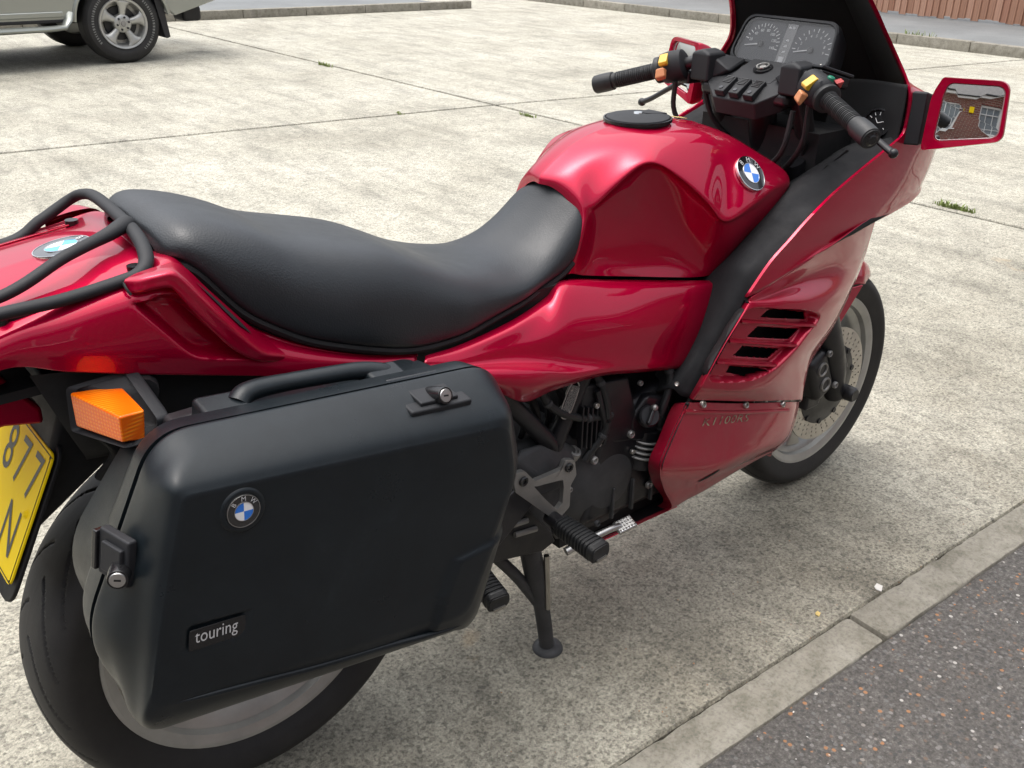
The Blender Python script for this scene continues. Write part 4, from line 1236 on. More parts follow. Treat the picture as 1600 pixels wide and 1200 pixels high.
# two long recess strips in the cowl under the rack
for s in (-1, 1):
    pl = []
    for x, y in ((-.125, .105), (-.30, .112), (-.30, .126), (-.125, .122)):
        h_, n_ = top_hit(tb2, x, s * y)
        pl.append(h_ + A((0, 0, 0.0018)))
    prism('cowl_strip', pl, (0, 0, 0.002), 'red_paint', tail, 0.0008)
ha = [(-0.1448, -0.1460, 0.9737), (-0.1245, -0.1480, 0.9779), (-0.1010, -0.1480, 0.9809), (-0.0790, -0.1460, 0.9807), (-0.0645, -0.1460, 0.9695), (-0.0471, -0.1480, 0.9455), (-0.0245, -0.1500, 0.9162), (0.0014, -0.1520, 0.8832), (0.0288, -0.1540, 0.8513), (0.0542, -0.1560, 0.8321)]
hb_ = [(-0.1450, -0.1500, 0.9717), (-0.1312, -0.1660, 0.9773), (-0.1111, -0.1740, 0.9808), (-0.0930, -0.1770, 0.9811), (-0.0816, -0.1780, 0.9709), (-0.0637, -0.1790, 0.9461), (-0.0412, -0.1790, 0.9156), (-0.0173, -0.1780, 0.8824), (0.0113, -0.1740, 0.8492), (0.0459, -0.1640, 0.8288)]
hc_ = [(-0.1444, -0.1520, 0.9658), (-0.1332, -0.1700, 0.9694), (-0.1139, -0.1780, 0.9723), (-0.0975, -0.1810, 0.9720), (-0.0883, -0.1820, 0.9623), (-0.0728, -0.1830, 0.9395), (-0.0508, -0.1830, 0.9064), (-0.0266, -0.1810, 0.8735), (0.0029, -0.1770, 0.8435), (0.0431, -0.1650, 0.8252)]
hd_ = [(-0.1447, -0.1520, 0.9595), (-0.1338, -0.1680, 0.9603), (-0.1141, -0.1750, 0.9627), (-0.0992, -0.1780, 0.9619), (-0.0916, -0.1790, 0.9524), (-0.0777, -0.1800, 0.9289), (-0.0557, -0.1800, 0.8964), (-0.0315, -0.1780, 0.8640), (0.0014, -0.1730, 0.8369), (0.0442, -0.1620, 0.8200)]
he_ = [(-0.1414, -0.1460, 0.9569), (-0.1252, -0.1460, 0.9532), (-0.1026, -0.1460, 0.9539), (-0.0861, -0.1460, 0.9527), (-0.0762, -0.1460, 0.9430), (-0.0605, -0.1480, 0.9189), (-0.0368, -0.1500, 0.8859), (-0.0134, -0.1520, 0.8544), (0.0137, -0.1540, 0.8302), (0.0482, -0.1540, 0.8188)]
Gh = loft([ha, hb_, hc_, hd_, he_], 70, 7)
for s in (1, -1):
    Gs = Gh * A((1, s, 1))
    gh = mesh_obj('grab_handle', Gs.reshape(-1, 3), grid_faces(*Gs.shape[:2]), 'red_paint', bike, 70, out=(0, -s, 0.3))
    sl = []
    bh = BVHTree.FromPolygons([Vector(q) for q in Gs.reshape(-1, 3)], grid_faces(*Gs.shape[:2]))
    for q in ((-0.0647, -0.1640, 0.9575), (-0.0569, -0.1620, 0.9552), (-0.0329, -0.1630, 0.9239), (-0.0033, -0.1640, 0.8848), (0.0039, -0.1650, 0.8734), (-0.0022, -0.1680, 0.8715), (-0.0134, -0.1690, 0.8792), (-0.0431, -0.1690, 0.9180)):
        q = A(q) * A((1, s, 1))
        loc, nor, _, _ = bh.find_nearest(Vector(q))
        nor = A(nor); nor = nor if nor[2] > 0 else -nor
        sl.append(A(loc) + nor * 0.0015)
    mesh_obj('handle_slot_shade', resamp(A(sl), 8), [tuple(range(8))], 'inner_black', gh, 0)  # flat black patch laid on the handle for the shade inside its slot
# dark seam where the cowl meets the handle
tube('cowl_seam', [(-0.1441, -0.1514, 0.9711), (-0.1440, -0.1610, 0.9652), (-0.1414, -0.1654, 0.9588)], 0.0016, 'inner_black', bike, seg=6)
mesh_obj('tail_underside', *box_geo((-.37, 0, .852), (.24, .25, .012)), 'inner_black', bike, 0)
# black under-tray below the cowl
G = loft([[(-.26,-.13,.875),(-.2,-.14,.87),(0,-.145,.845),(.2,-.14,.765),(.34,-.14,.73)], [(-.235,-.125,.80),(-.2,-.135,.80),(0,-.14,.79),(.2,-.135,.72),(.34,-.15,.70)], [(-.21,-.10,.73),(-.15,-.11,.73),(0,-.12,.74),(.2,-.12,.68),(.34,-.12,.66)], [(-.21,0,.72),(-.15,0,.73),(0,0,.74),(.2,0,.68),(.34,0,.66)]], 24, 4)
panel('under_tray', G, 'inner_black', bike, mirror=True, thick=0)

# ------------------------------------------------------------------ luggage rack
rk = thing('luggage_rack', (-0.2, 0, 0.95), parent=bike)
outer = [(-.46,.085,.955), (-.38,.125,.955), (-0.2094, 0.1350, 0.9541), (-0.1535, 0.1380, 0.9773), (-0.1114, 0.1350, 1.0006), (-0.0977, 0.1160, 1.0107), (-0.0894, 0.0860, 1.0116), (-0.0873, 0.0080, 1.0029), (-0.0927, -0.0600, 0.9994), (-0.0988, -0.1050, 0.9907), (-0.1074, -0.1300, 0.9805), (-0.1215, -0.1400, 0.9733), (-0.1431, -0.1440, 0.9703), (-0.2112, -0.1500, 0.9646), (-0.2794, -0.1520, 0.9638), (-.38,-.135,.952), (-.46,-.09,.948)]
tube('rack_rail', outer, 0.0092, 'trim_plastic', rk, seg=16, n=110, flat=0.8)
tube('rack_bar', [(-0.0908, -0.0300, 1.0042), (-0.1075, -0.0450, 1.0033), (-0.1277, -0.0560, 0.9998), (-0.1866, -0.0850, 0.9922), (-0.2670, -0.1050, 0.9667), (-.38,-.105,.955), (-.45,-.09,.95)], [.0125, .0092, .0085, .0085, .0085, .0085, .0085], 'trim_plastic', rk, seg=14, n=50, flat=0.8)
for x, y in ((-.118, -.118), (-.118, .118), (-.275, -.13), (-.275, .13)):
    h_, n_ = top_hit(tb2, x, y)
    tube('rack_mount', [h_ + A((0, 0, -0.005)), h_ + A((0, 0, 0.008))], 0.009, 'gloss_black', rk, seg=12)

# ------------------------------------------------------------------ side cover between seat and engine
sc = [
 [(0.2698, -0.1660, 0.7680), (0.2629, -0.1760, 0.7693), (0.2593, -0.1810, 0.7669), (0.2585, -0.1820, 0.7633), (0.2603, -0.1810, 0.7593), (0.2646, -0.1780, 0.7538), (0.2735, -0.1700, 0.7461)],
 [(0.3412, -0.1600, 0.7658), (0.3308, -0.1740, 0.7649), (0.3208, -0.1840, 0.7562), (0.3091, -0.1900, 0.7488), (0.2940, -0.2040, 0.7520), (0.2943, -0.2100, 0.7457), (0.3141, -0.1960, 0.7303)],
 [(0.4618, -0.1380, 0.7694), (0.4371, -0.1680, 0.7721), (0.4195, -0.1820, 0.7505), (0.3988, -0.1920, 0.7309), (0.3634, -0.2200, 0.7381), (0.3551, -0.2260, 0.7222), (0.3733, -0.2100, 0.6939)],
 [(0.5464, -0.1200, 0.7823), (0.5213, -0.1520, 0.7821), (0.4892, -0.1840, 0.7496), (0.4744, -0.1980, 0.7131), (0.4442, -0.2250, 0.7147), (0.4300, -0.2300, 0.6926), (0.4337, -0.2080, 0.6562)],
 [(0.5971, -0.1080, 0.7998), (0.5727, -0.1460, 0.8049), (0.5537, -0.1860, 0.7510), (0.5517, -0.2000, 0.6922), (0.5284, -0.2150, 0.6820), (0.5095, -0.2160, 0.6715), (0.5048, -0.2000, 0.6524)],
 [(0.7224, -0.1120, 0.7750), (0.6852, -0.1520, 0.7817), (0.6564, -0.1900, 0.7324), (0.6473, -0.2000, 0.6716), (0.6385, -0.2040, 0.6559), (0.6243, -0.2030, 0.6510), (0.6223, -0.1900, 0.6404)],
 [(0.8413, -0.1300, 0.7532), (0.8073, -0.1640, 0.7557), (0.7754, -0.1900, 0.7028), (0.7554, -0.1960, 0.6467), (0.7418, -0.1980, 0.6294), (0.7311, -0.1960, 0.6240), (0.7313, -0.1840, 0.6142)],
 [(0.9397, -0.1540, 0.7389), (0.9232, -0.1720, 0.7323), (0.8996, -0.1840, 0.6764), (0.8657, -0.1880, 0.6269), (0.8410, -0.1900, 0.6064), (0.8299, -0.1880, 0.5980), (0.8302, -0.1760, 0.5881)],
 [(0.9973, -0.1400, 0.7236), (0.9848, -0.1550, 0.7135), (0.9600, -0.1650, 0.6525), (0.9268, -0.1680, 0.5992), (0.8974, -0.1700, 0.5777), (0.8786, -0.1680, 0.5685), (0.8694, -0.1600, 0.5653)],
]
G = patch(sc, 14, 12)
side_cover = panel('side_cover', G, 'red_paint', bike, thick=0.004, mats=['red_paint', 'inner_black'])
panel('side_cover', G * A((1, -1, 1)), 'red_paint', bike, thick=0.004, mats=['red_paint', 'inner_black'], out=(0, 1, 0.3))
# dark foam gap between tank and side cover, frame spine behind
mesh_obj('frame_spine', *box_geo((0.84, 0, 0.79), (0.40, 0.15, 0.08)), 'inner_black', bike, 0)
mesh_obj('airbox', *box_geo((0.62, 0, 0.70), (0.60, 0.20, 0.12)), 'inner_black', bike, 0)

# ------------------------------------------------------------------ upper fairing: flanks, nose and cowl round the screen
def vcurve(a, zn, xn, q=0.85, n=9):
    return [(a[0] + (xn - a[0]) * u, a[1] * (1 - u) ** q if u < 1 else 0.0, a[2] + (zn - a[2]) * u ** 1.2) for u in np.linspace(0, 1, n)]
def hcurve(a, zn, xn, ye_pow=0.62, n=9):
    """from trailing edge point a=(X,-Y,Z) round to the nose (xn,0,zn)"""
    out_ = []
    for f in np.linspace(0, math.pi / 2, n):
        s = math.sin(f)
        out_.append((a[0] + (xn - a[0]) * s ** 1.15, a[1] * math.cos(f) ** ye_pow if f < 1.57 else 0.0, a[2] + (zn - a[2]) * s ** 1.5))
    out_[-1] = (xn, 0, zn)
    return out_
crease = [(0.9269, -0.2560, 0.7390), (0.9775, -0.2620, 0.7496), (1.1293, -0.2620, 0.7869), (1.2748, -0.2480, 0.8113), (1.3794, -0.2280, 0.8182), (1.50,-.175,.83), (1.62,-.10,.80), (1.69,0,.79)]
hc = [
 vcurve((1.235,-.150,1.315), 1.315, 1.38), vcurve((1.312,-.178,1.225), 1.215, 1.49), vcurve((1.352,-.194,1.17), 1.14, 1.57),
 vcurve((1.377,-.212,1.125), 1.07, 1.64, 0.82), vcurve((1.382,-.238,1.085), 1.02, 1.69, 0.75), hcurve((1.3799, -0.2520, 1.0560), .98, 1.72, 0.6), hcurve((1.3787, -0.2550, 1.0071), .95, 1.735, 0.6),
 hcurve((1.3676, -0.2560, 0.9809), .92, 1.742, 0.6), hcurve((1.3134, -0.2580, 0.9602), .90, 1.745, 0.58), hcurve((1.2187, -0.2610, 0.9273), .88, 1.745, 0.55), hcurve((1.1397, -0.2630, 0.8963), .86, 1.74, 0.52),
 hcurve((1.0704, -0.2640, 0.8601), .84, 1.73, 0.50), hcurve((1.0258, -0.2630, 0.8298), .825, 1.72, 0.48), hcurve((0.9782, -0.2610, 0.7967), .81, 1.71, 0.46), crease]
G = loft([c for c in hc], 64, 6)
def with_lip(G, d=0.010, inward=(0.006, 0.012, -0.004)):
    """turn the first point of every row inwards to make a rolled edge"""
    e = G[:, :1]
    return np.concatenate([e + A(inward), e + A((-0.0015, 0.005, 0)), e, G[:, 1:]], 1)
G2 = with_lip(G)
upper = panel('upper_fairing', G2, 'red_paint', bike, mirror=True, thick=0.004, mats=['red_paint', 'matt_black'], smooth=60)
# ------------------------------------------------------------------ middle fairing with the louvres
mf = [
 [(0.9512, -0.2320, 0.7222), (0.9500, -0.2320, 0.7187), (0.9456, -0.2330, 0.7148), (0.8884, -0.2360, 0.6497), (0.8397, -0.2360, 0.5894), (0.8339, -0.2310, 0.5704), (0.8366, -0.2180, 0.5428)],
 [(0.9352, -0.2520, 0.7321), (0.9323, -0.2520, 0.7277), (0.9269, -0.2540, 0.7233), (0.8733, -0.2560, 0.6607), (0.8258, -0.2560, 0.5985), (0.8202, -0.2510, 0.5798), (0.8213, -0.2380, 0.5529)],
 [(0.9415, -0.2580, 0.7376), (0.9414, -0.2580, 0.7287), (0.9331, -0.2640, 0.7224), (0.8764, -0.2640, 0.6601), (0.8337, -0.2620, 0.5946), (0.8276, -0.2560, 0.5756), (0.8297, -0.2420, 0.5505)],
 [(0.9900, -0.2600, 0.7488), (1.0067, -0.2500, 0.7241), (0.9821, -0.2700, 0.7153), (0.9471, -0.2700, 0.6434), (0.9137, -0.2660, 0.5657), (0.9038, -0.2580, 0.5492), (0.9058, -0.2410, 0.5251)],
 [(1.0404, -0.2600, 0.7608), (1.0711, -0.2440, 0.7235), (1.0327, -0.2720, 0.7066), (1.0070, -0.2710, 0.6319), (0.9791, -0.2660, 0.5503), (0.9790, -0.2560, 0.5254), (0.9953, -0.2370, 0.4942)],
 [(1.1264, -0.2580, 0.7799), (1.1670, -0.2360, 0.7216), (1.1268, -0.2680, 0.6833), (1.1099, -0.2660, 0.6099), (1.0723, -0.2590, 0.5415), (1.0772, -0.2480, 0.5011), (1.0995, -0.2300, 0.4604)],
 [(1.2295, -0.2480, 0.7969), (1.2852, -0.2220, 0.7092), (1.2308, -0.2500, 0.6646), (1.2100, -0.2460, 0.5884), (1.1773, -0.2380, 0.5329), (1.1834, -0.2260, 0.4756), (1.2060, -0.2110, 0.4211)],
 [(1.3293, -0.2320, 0.8059), (1.3917, -0.1960, 0.6943), (1.3345, -0.2180, 0.6426), (1.2857, -0.2220, 0.5757), (1.2400, -0.2160, 0.5164), (1.2469, -0.2060, 0.4538), (1.2714, -0.1910, 0.3927)],
 [(1.4069, -0.2120, 0.7987), (1.4707, -0.1650, 0.6772), (1.4150, -0.1800, 0.6174), (1.3500, -0.1880, 0.5434), (1.2935, -0.1850, 0.4810), (1.2954, -0.1760, 0.4198), (1.3164, -0.1610, 0.3616)],
]
G = patch(mf, 38, 30)
vy = -.268
vent = cr([(0.9344, -0.2680, 0.7183), (1.0304, -0.2680, 0.6968), (1.1124, -0.2680, 0.6732), (1.1638, -0.2680, 0.6499), (1.1702, -0.2680, 0.6344), (1.1398, -0.2680, 0.6168), (1.0974, -0.2680, 0.5888), (1.0460, -0.2680, 0.5666), (0.9904, -0.2680, 0.5603), (0.9401, -0.2680, 0.5654), (0.8562, -0.2640, 0.5874), (0.8345, -0.2620, 0.6009), (0.8409, -0.2620, 0.6278), (0.8702, -0.2640, 0.6643), (0.8977, -0.2650, 0.6971)], 90, True)
G[66:] = carve(G[66:], vent, 0.020, 0.008)
hy = -.25
slots = [[(0.9799, -0.2500, 0.6848), (0.9973, -0.2500, 0.6950), (1.0256, -0.2500, 0.6922), (1.1335, -0.2500, 0.6569), (1.1472, -0.2500, 0.6369)],
         [(0.9481, -0.2500, 0.6507), (0.9757, -0.2500, 0.6674), (1.1294, -0.2500, 0.6218), (1.0991, -0.2500, 0.6058)],
         [(0.9159, -0.2500, 0.6195), (0.9395, -0.2500, 0.6357), (1.0681, -0.2500, 0.5945), (1.0338, -0.2500, 0.5815)],
         [(0.9027, -0.2500, 0.5885), (0.9118, -0.2500, 0.6006), (1.0234, -0.2500, 0.5635), (0.9525, -0.2500, 0.5686)]]
middle = panel('middle_fairing', G, 'red_paint_dusty', bike, thick=0.004, mats=['red_paint_dusty', 'inner_black'], holes=[s for s in slots])
panel('middle_fairing', G * A((1, -1, 1)), 'red_paint_dusty', bike, thick=0.004, mats=['red_paint_dusty', 'inner_black'], out=(0, 1, 0.3))
def louvre(a, b_):
    a, b_ = A(a), A(b_)
    rows = []
    for t in np.linspace(0, 1, 14):
        c = a + (b_ - a) * t
        e = min(1, 6 * min(t, 1 - t) + 0.25)
        rows.append([c + A((0, 0.011, 0.0035)), c + A((0, 0.007, 0.0030)), c + A((0, 0.002 - 0.004 * e, 0.0015)), c + A((0, -0.003 * e, -0.002)), c + A((0, 0.000, -0.0045)), c + A((0, 0.006, -0.004)), c + A((0, 0.010, 0.000))])
    G = A(rows)
    V, F = ring_loft(list(G), True, True)
    return mesh_obj('vent_louvre', V, fixn(V, F), 'red_paint_dusty', bike, 40)
louvre((0.9211, -0.2560, 0.6921), (1.1636, -0.2620, 0.6256)); louvre((0.8918, -0.2560, 0.6597), (1.1154, -0.2620, 0.5930)); louvre((0.8612, -0.2560, 0.6250), (1.0498, -0.2620, 0.5675))
mesh_obj('vent_backing', *box_geo((1.09, -0.190, 0.62), (0.30, 0.010, 0.22)), 'inner_black', bike, 0)  # black sheet added behind the louvre slots to keep the openings dark
# ------------------------------------------------------------------ lower fairing / belly pan
lf = [
 [(0.8235, -0.1960, 0.5269), (0.8083, -0.1980, 0.5160), (0.7699, -0.2100, 0.4756), (0.7377, -0.2180, 0.4375), (0.7850, -0.1900, 0.3631), (0.8690, -0.1520, 0.2590), (.80,-.10,.238), (.79,0,.228)],
 [(0.8148, -0.2320, 0.5457), (0.7997, -0.2360, 0.5319), (0.7576, -0.2470, 0.4908), (0.7277, -0.2540, 0.4470), (0.7775, -0.2230, 0.3735), (0.8618, -0.1790, 0.2679), (.83,-.11,.235), (.82,0,.225)],
 [(0.8205, -0.2350, 0.5452), (0.8076, -0.2390, 0.5278), (0.7654, -0.2500, 0.4867), (0.7356, -0.2570, 0.4414), (0.7866, -0.2260, 0.3627), (0.8648, -0.1840, 0.2630), (.85,-.11,.235), (.84,0,.225)],
 [(0.8839, -0.2340, 0.5249), (0.8721, -0.2400, 0.5075), (0.8311, -0.2500, 0.4570), (0.8012, -0.2560, 0.4138), (0.8428, -0.2280, 0.3449), (0.9028, -0.1880, 0.2704), (.90,-.11,.235), (.90,0,.225)],
 [(0.9825, -0.2300, 0.4910), (0.9739, -0.2350, 0.4712), (0.9325, -0.2450, 0.4120), (0.9007, -0.2500, 0.3784), (0.9212, -0.2260, 0.3321), (0.9635, -0.1880, 0.2719), (.98,-.11,.235), (.98,0,.225)],
 [(1.1128, -0.2220, 0.4485), (1.1078, -0.2260, 0.4274), (1.0703, -0.2330, 0.3768), (1.0322, -0.2360, 0.3560), (1.0474, -0.2100, 0.3148), (1.0809, -0.1760, 0.2700), (1.08,-.10,.24), (1.08,0,.23)],
 [(1.2184, -0.2040, 0.4097), (1.2164, -0.2060, 0.3873), (1.1992, -0.2100, 0.3384), (1.1712, -0.2100, 0.3187), (1.1814, -0.1880, 0.2904), (1.2069, -0.1580, 0.2574), (1.16,-.09,.26), (1.16,0,.25)],
 [(1.2899, -0.1740, 0.3751), (1.2891, -0.1740, 0.3490), (1.2693, -0.1780, 0.2971), (1.2372, -0.1780, 0.2795), (1.2395, -0.1590, 0.2548), (1.2528, -0.1350, 0.2286), (1.19,-.08,.29), (1.19,0,.28)],
]
G = patch(lf, 18, 14)
hole = [A((0.9000, -0.2370, 0.3575)) + A((0.026 * math.cos(a) + 0.010 * math.sin(a), 0, 0.007 * math.sin(a) + 0.004 * math.cos(a))) for a in np.linspace(0, 2 * math.pi, 16, endpoint=False)]
V0 = G.copy()
lower = panel('lower_fairing', G, 'red_paint_dusty', bike, mirror=False, thick=0.004, mats=['red_paint_dusty', 'inner_black'])
lower_l = panel('lower_fairing', G * A((1, -1, 1)), 'red_paint_dusty', bike, thick=0.004, mats=['red_paint_dusty', 'inner_black'], out=(0, 1, 0.3))
lb = bvh_of(lower)
hv = []
for q in hole:
    h_, n_ = hit(lb, q[0], q[2])
    hv.append(h_ + n_ * 0.0012)
mesh_obj('drain_slot_shade', hv, [tuple(range(16))], 'inner_black', lower, 0, out=(0, -1, 0))  # black oval laid on the panel, painting the shaded inside of the hole
# the belly continues low down under the engine
be = [(0.6793, -0.1500, 0.2370), (0.7360, -0.1560, 0.2406), (0.8004, -0.1650, 0.2480), (0.8573, -0.1740, 0.2545), (0.8841, -0.1780, 0.2568)]
G = loft([[A(q) + A((0, 0.004, 0.004)) for q in be], be, [(A(q)[0], -.11, .240) for q in be], [(A(q)[0], 0, .230) for q in be]], 20, 5)
panel('belly_pan', G, 'red_paint_dusty', bike, mirror=True, thick=0.003, mats=['red_paint_dusty', 'inner_black'], out=(0, -0.3, -1))
mesh_obj('sump', *box_geo((0.80, 0, 0.30), (0.40, 0.26, 0.10)), 'inner_black', bike, 0)
# ledge below the seam and its three screws
def on_lower(pxs, lift):
    out_ = []
    for q in pxs:
        h_, n_ = hit(lb, q[0], q[2])
        out_.append(h_ + n_ * lift)
    return out_
tube('panel_ledge', on_lower([(0.8013, -0.2500, 0.5345), (0.8670, -0.2500, 0.5120), (0.9623, -0.2480, 0.4790), (1.0867, -0.2400, 0.4385), (1.1858, -0.2220, 0.4038)], 0.0005), 0.0042, 'red_paint_dusty', lower, seg=8, n=40)
for q in ((0.8565, -0.2500, 0.5305), (1.0027, -0.2460, 0.4811), (1.1531, -0.2280, 0.4306)):
    h_, n_ = hit(lb, q[0], q[2])
    screw(bike, h_ + n_ * 0.003, n_, 0.0075)
mb = bvh_of(middle)
V, F = text_geo('K1100RS', 0.025, 1.05, 0.35)
o0 = A((0.9313, -0.2500, 0.4727))
W = []
for v_ in V:
    h_, n_ = hit(lb, o0[0] + v_[0] * 1.7, o0[2] + v_[1] * 0.95 - v_[0] * 1.7 * 0.285)
    W.append(h_ + n_ * 0.0007)
mesh_obj('worn_lettering', W, F, 'worn_decal', lower, 0)

# ------------------------------------------------------------------ black knee trim between tank and fairing
k0 = [(1.3850, -0.2460, 0.9797), (1.3272, -0.2500, 0.9582), (1.2302, -0.2540, 0.9255), (1.1507, -0.2560, 0.8943), (1.0809, -0.2570, 0.8579), (1.0348, -0.2570, 0.8266), (0.9663, -0.2520, 0.7743), (0.9402, -0.2440, 0.7298), (0.9010, -0.2360, 0.6516), (0.8604, -0.2300, 0.5837), (0.8354, -0.2220, 0.5448)]
k1 = [(1.3404, -0.2250, 0.9711), (1.2743, -0.2280, 0.9496), (1.1927, -0.2300, 0.9198), (1.1271, -0.2300, 0.8911), (1.0668, -0.2300, 0.8563), (1.0218, -0.2300, 0.8296), (0.9570, -0.2280, 0.7857), (0.9309, -0.2250, 0.7464), (0.8857, -0.2200, 0.6592), (0.8440, -0.2180, 0.5906), (0.8204, -0.2120, 0.5508)]
k2 = [(1.3124, -0.1800, 0.9577), (1.2478, -0.1820, 0.9394), (1.1816, -0.1840, 0.9184), (1.1265, -0.1860, 0.8941), (1.0673, -0.1880, 0.8588), (1.0246, -0.1890, 0.8313), (0.9573, -0.1890, 0.7836), (0.9297, -0.1900, 0.7426), (0.8794, -0.1920, 0.6512), (0.8313, -0.1940, 0.5919), (0.8050, -0.1920, 0.5638)]
k3 = [A(q) + A((0.0, 0.07, -0.05)) for q in k2]
def band(curves, name, mat):
    G = loft(curves, 60, 8)
    o = panel(name, G, mat, bike, thick=0.003)
    panel(name, G * A((1, -1, 1)), mat, bike, thick=0.003, out=(0, 1, 0.3))
    return o
trim = band([k0, k1, k2, k3], 'knee_trim', 'matt_trim')
tbv = bvh_of(trim)
q = A((0.8160, -0.2100, 0.5730)); h_, n_ = hit(tbv, q[0], q[2]); screw(trim, h_ + n_ * 0.001, n_, 0.005)
# vent slots in the trim top, their shaded depth drawn as black patches
for (a, b_, c, d) in (((1305,246),(1342,218),(1360,226),(1322,262)), ((1290,262),(1303,250),(1330,262),(1310,280))):
    pass
slt = []
for px_ in ([(1.2273, -0.2000, 0.9405), (1.2645, -0.2000, 0.9558), (1.3389, -0.2000, 0.9347), (1.3112, -0.2000, 0.9202)], [(1.1926, -0.2100, 0.9271), (1.2075, -0.2100, 0.9350), (1.2855, -0.2100, 0.9166), (1.2727, -0.2100, 0.9068)]):
    pts = []
    for q in px_:
        h_, n_ = hit(tbv, q[0], q[2]); pts.append(h_ + n_ * 0.001)
    mesh_obj('trim_vent_shade', pts, [(0, 1, 2, 3)], 'inner_black', trim, 0)
# inner panel behind the bars with the clock
inner = []
for s in (-1, 1):
    Gi = patch([[(1.365, s * .246, 1.078), (1.385, s * .20, 1.075), (1.41, s * .13, 1.07), (1.43, s * .05, 1.06)],
                [(1.362, s * .250, 1.03), (1.375, s * .20, 1.03), (1.40, s * .13, 1.02), (1.42, s * .05, 1.01)],
                [(1.355, s * .250, .968), (1.368, s * .20, .965), (1.385, s * .13, .955), (1.40, s * .05, .94)],
                [(1.33, s * .240, .93), (1.34, s * .19, .92), (1.35, s * .12, .90), (1.36, s * .05, .88)]], 6, 6)
    inner.append(panel('inner_panel', Gi, 'matt_black', bike, thick=0.003, out=(-1, 0, 0.2)))
ck = A((1.372, -.196, .995)); ckn = A((-0.93, -0.22, 0.30))
clock = lathe('clock', [(0.0005, 0.004), (0.024, 0.004), (0.0255, 0.010), (0.029, 0.010), (0.031, 0.004), (0.031, -0.02)], ck, ckn, 'gloss_black', bike, 36, False)
B = basis(ckn, (0, -1, 0))
for k in range(12):
    a = k * math.pi / 6
    d = math.cos(a) * B[0] + math.sin(a) * B[1]; t_ = -math.sin(a) * B[0] + math.cos(a) * B[1]
    c = ck + d * 0.019 + B[2] * 0.0046
    mesh_obj('clock_mark', [c - d * 0.003 - t_ * 0.0007, c + d * 0.003 - t_ * 0.0007, c + d * 0.003 + t_ * 0.0007, c - d * 0.003 + t_ * 0.0007], [(0, 1, 2, 3)], 'print_white', clock, 0)
for L, a in ((0.011, 2.2), (0.015, 0.4)):
    d = math.cos(a) * B[0] + math.sin(a) * B[1]; t_ = -math.sin(a) * B[0] + math.cos(a) * B[1]
    c = ck + B[2] * 0.0056
    mesh_obj('clock_hand', [c - t_ * 0.0008, c + d * L - t_ * 0.0005, c + d * L + t_ * 0.0005, c + t_ * 0.0008], [(0, 1, 2, 3)], 'print_white', clock, 0)

# ------------------------------------------------------------------ instruments
ib, itp = A((1.278, 0, 1.096)), A((1.316, 0, 1.178))
iu = (itp - ib) / np.linalg.norm(itp - ib); H_ = np.linalg.norm(itp - ib)
inn = np.cross(iu, A((0, 1, 0))) * -1.0
inn = A((-iu[2], 0, iu[0]))                                   # faces rearwards and up
def ip(y, h, lift=0.0):
    return ib + A((0, y, 0)) + iu * h + inn * lift
cluster = thing('instrument_cluster', ib, parent=bike)
hous = []
for lift, g in ((-0.055, -0.006), (-0.01, 0.004), (0.004, 0.004), (0.007, 0.0015)):
    hous.append(rloop([ip(-.124 - g, -0.006 - g, lift), ip(-.110 - g, H_ + g, lift), ip(.110 + g, H_ + g, lift), ip(.124 + g, -0.006 - g, lift)], 0.03, 8))
inn_l = [rloop([ip(-.122, -0.003, l_), ip(-.108, H_ - 0.002, l_), ip(.108, H_ - 0.002, l_), ip(.122, -0.003, l_)], 0.028, 8) for l_ in (0.007, -0.008)]
V, F = ring_loft(hous + inn_l, True, True)
mesh_obj('cluster_housing', V, fixn(V, F), 'trim_plastic', cluster, 40)
def gauge(yc, nmarks, labels, needle_a, a0, a1):
    fr_ = 0.046
    f = rloop([ip(yc - .052, 0.000, -.0068), ip(yc - .048, H_ - 0.006, -.0068), ip(yc + .048, H_ - 0.006, -.0068), ip(yc + .052, 0.000, -.0068)], 0.016, 6)
    face = mesh_obj('gauge', f, [tuple(range(len(f)))], 'gauge_face', cluster, 0, out=tuple(inn))
    c0 = (yc, 0.036)
    for k in range(nmarks):
        a = a0 + (a1 - a0) * k / (nmarks - 1)
        dy, dh = -math.cos(a), math.sin(a)
        r0, r1 = (0.036, 0.045) if k % 2 == 0 else (0.039, 0.044)
        p0_, p1_ = ip(c0[0] + dy * r0, c0[1] + dh * r0, -.0058), ip(c0[0] + dy * r1, c0[1] + dh * r1, -.0058)
        t_ = (ip(c0[0] - dh, c0[1] + dy) - ip(c0[0], c0[1])) * 0.0008
        mesh_obj('dial_mark', [p0_ - t_, p1_ - t_, p1_ + t_, p0_ + t_], [(0, 1, 2, 3)], 'print_white', face, 0)
    for k, s in enumerate(labels):
        a = a0 + (a1 - a0) * k / (len(labels) - 1)
        text_obj('dial_number', s, 0.0085, ip(c0[0] - math.cos(a) * 0.030, c0[1] + math.sin(a) * 0.030, -.0058), inn, (0, -1, 0), 'print_white', face)
    dy, dh = -math.cos(needle_a), math.sin(needle_a)
    p0_, p1_ = ip(c0[0], c0[1], -.0035), ip(c0[0] + dy * 0.038, c0[1] + dh * 0.038, -.0035)
    t_ = (ip(c0[0] - dh, c0[1] + dy) - ip(c0[0], c0[1])) * 0.0014
    prism('needle', [p0_ - t_, p1_ - t_ * 0.5, p1_ + t_ * 0.5, p0_ + t_], inn * 0.001, 'print_white', face, 0)
    lathe('needle_hub', [(0.0005, 0.003), (0.006, 0.003), (0.007, -0.002)], ip(c0[0], c0[1], -.0045), inn, 'gloss_black', face, 16, False)
gauge(.062, 17, ['20', '40', '60', '80', '100', '120', '140'], R(190), R(165), R(0 - 10))
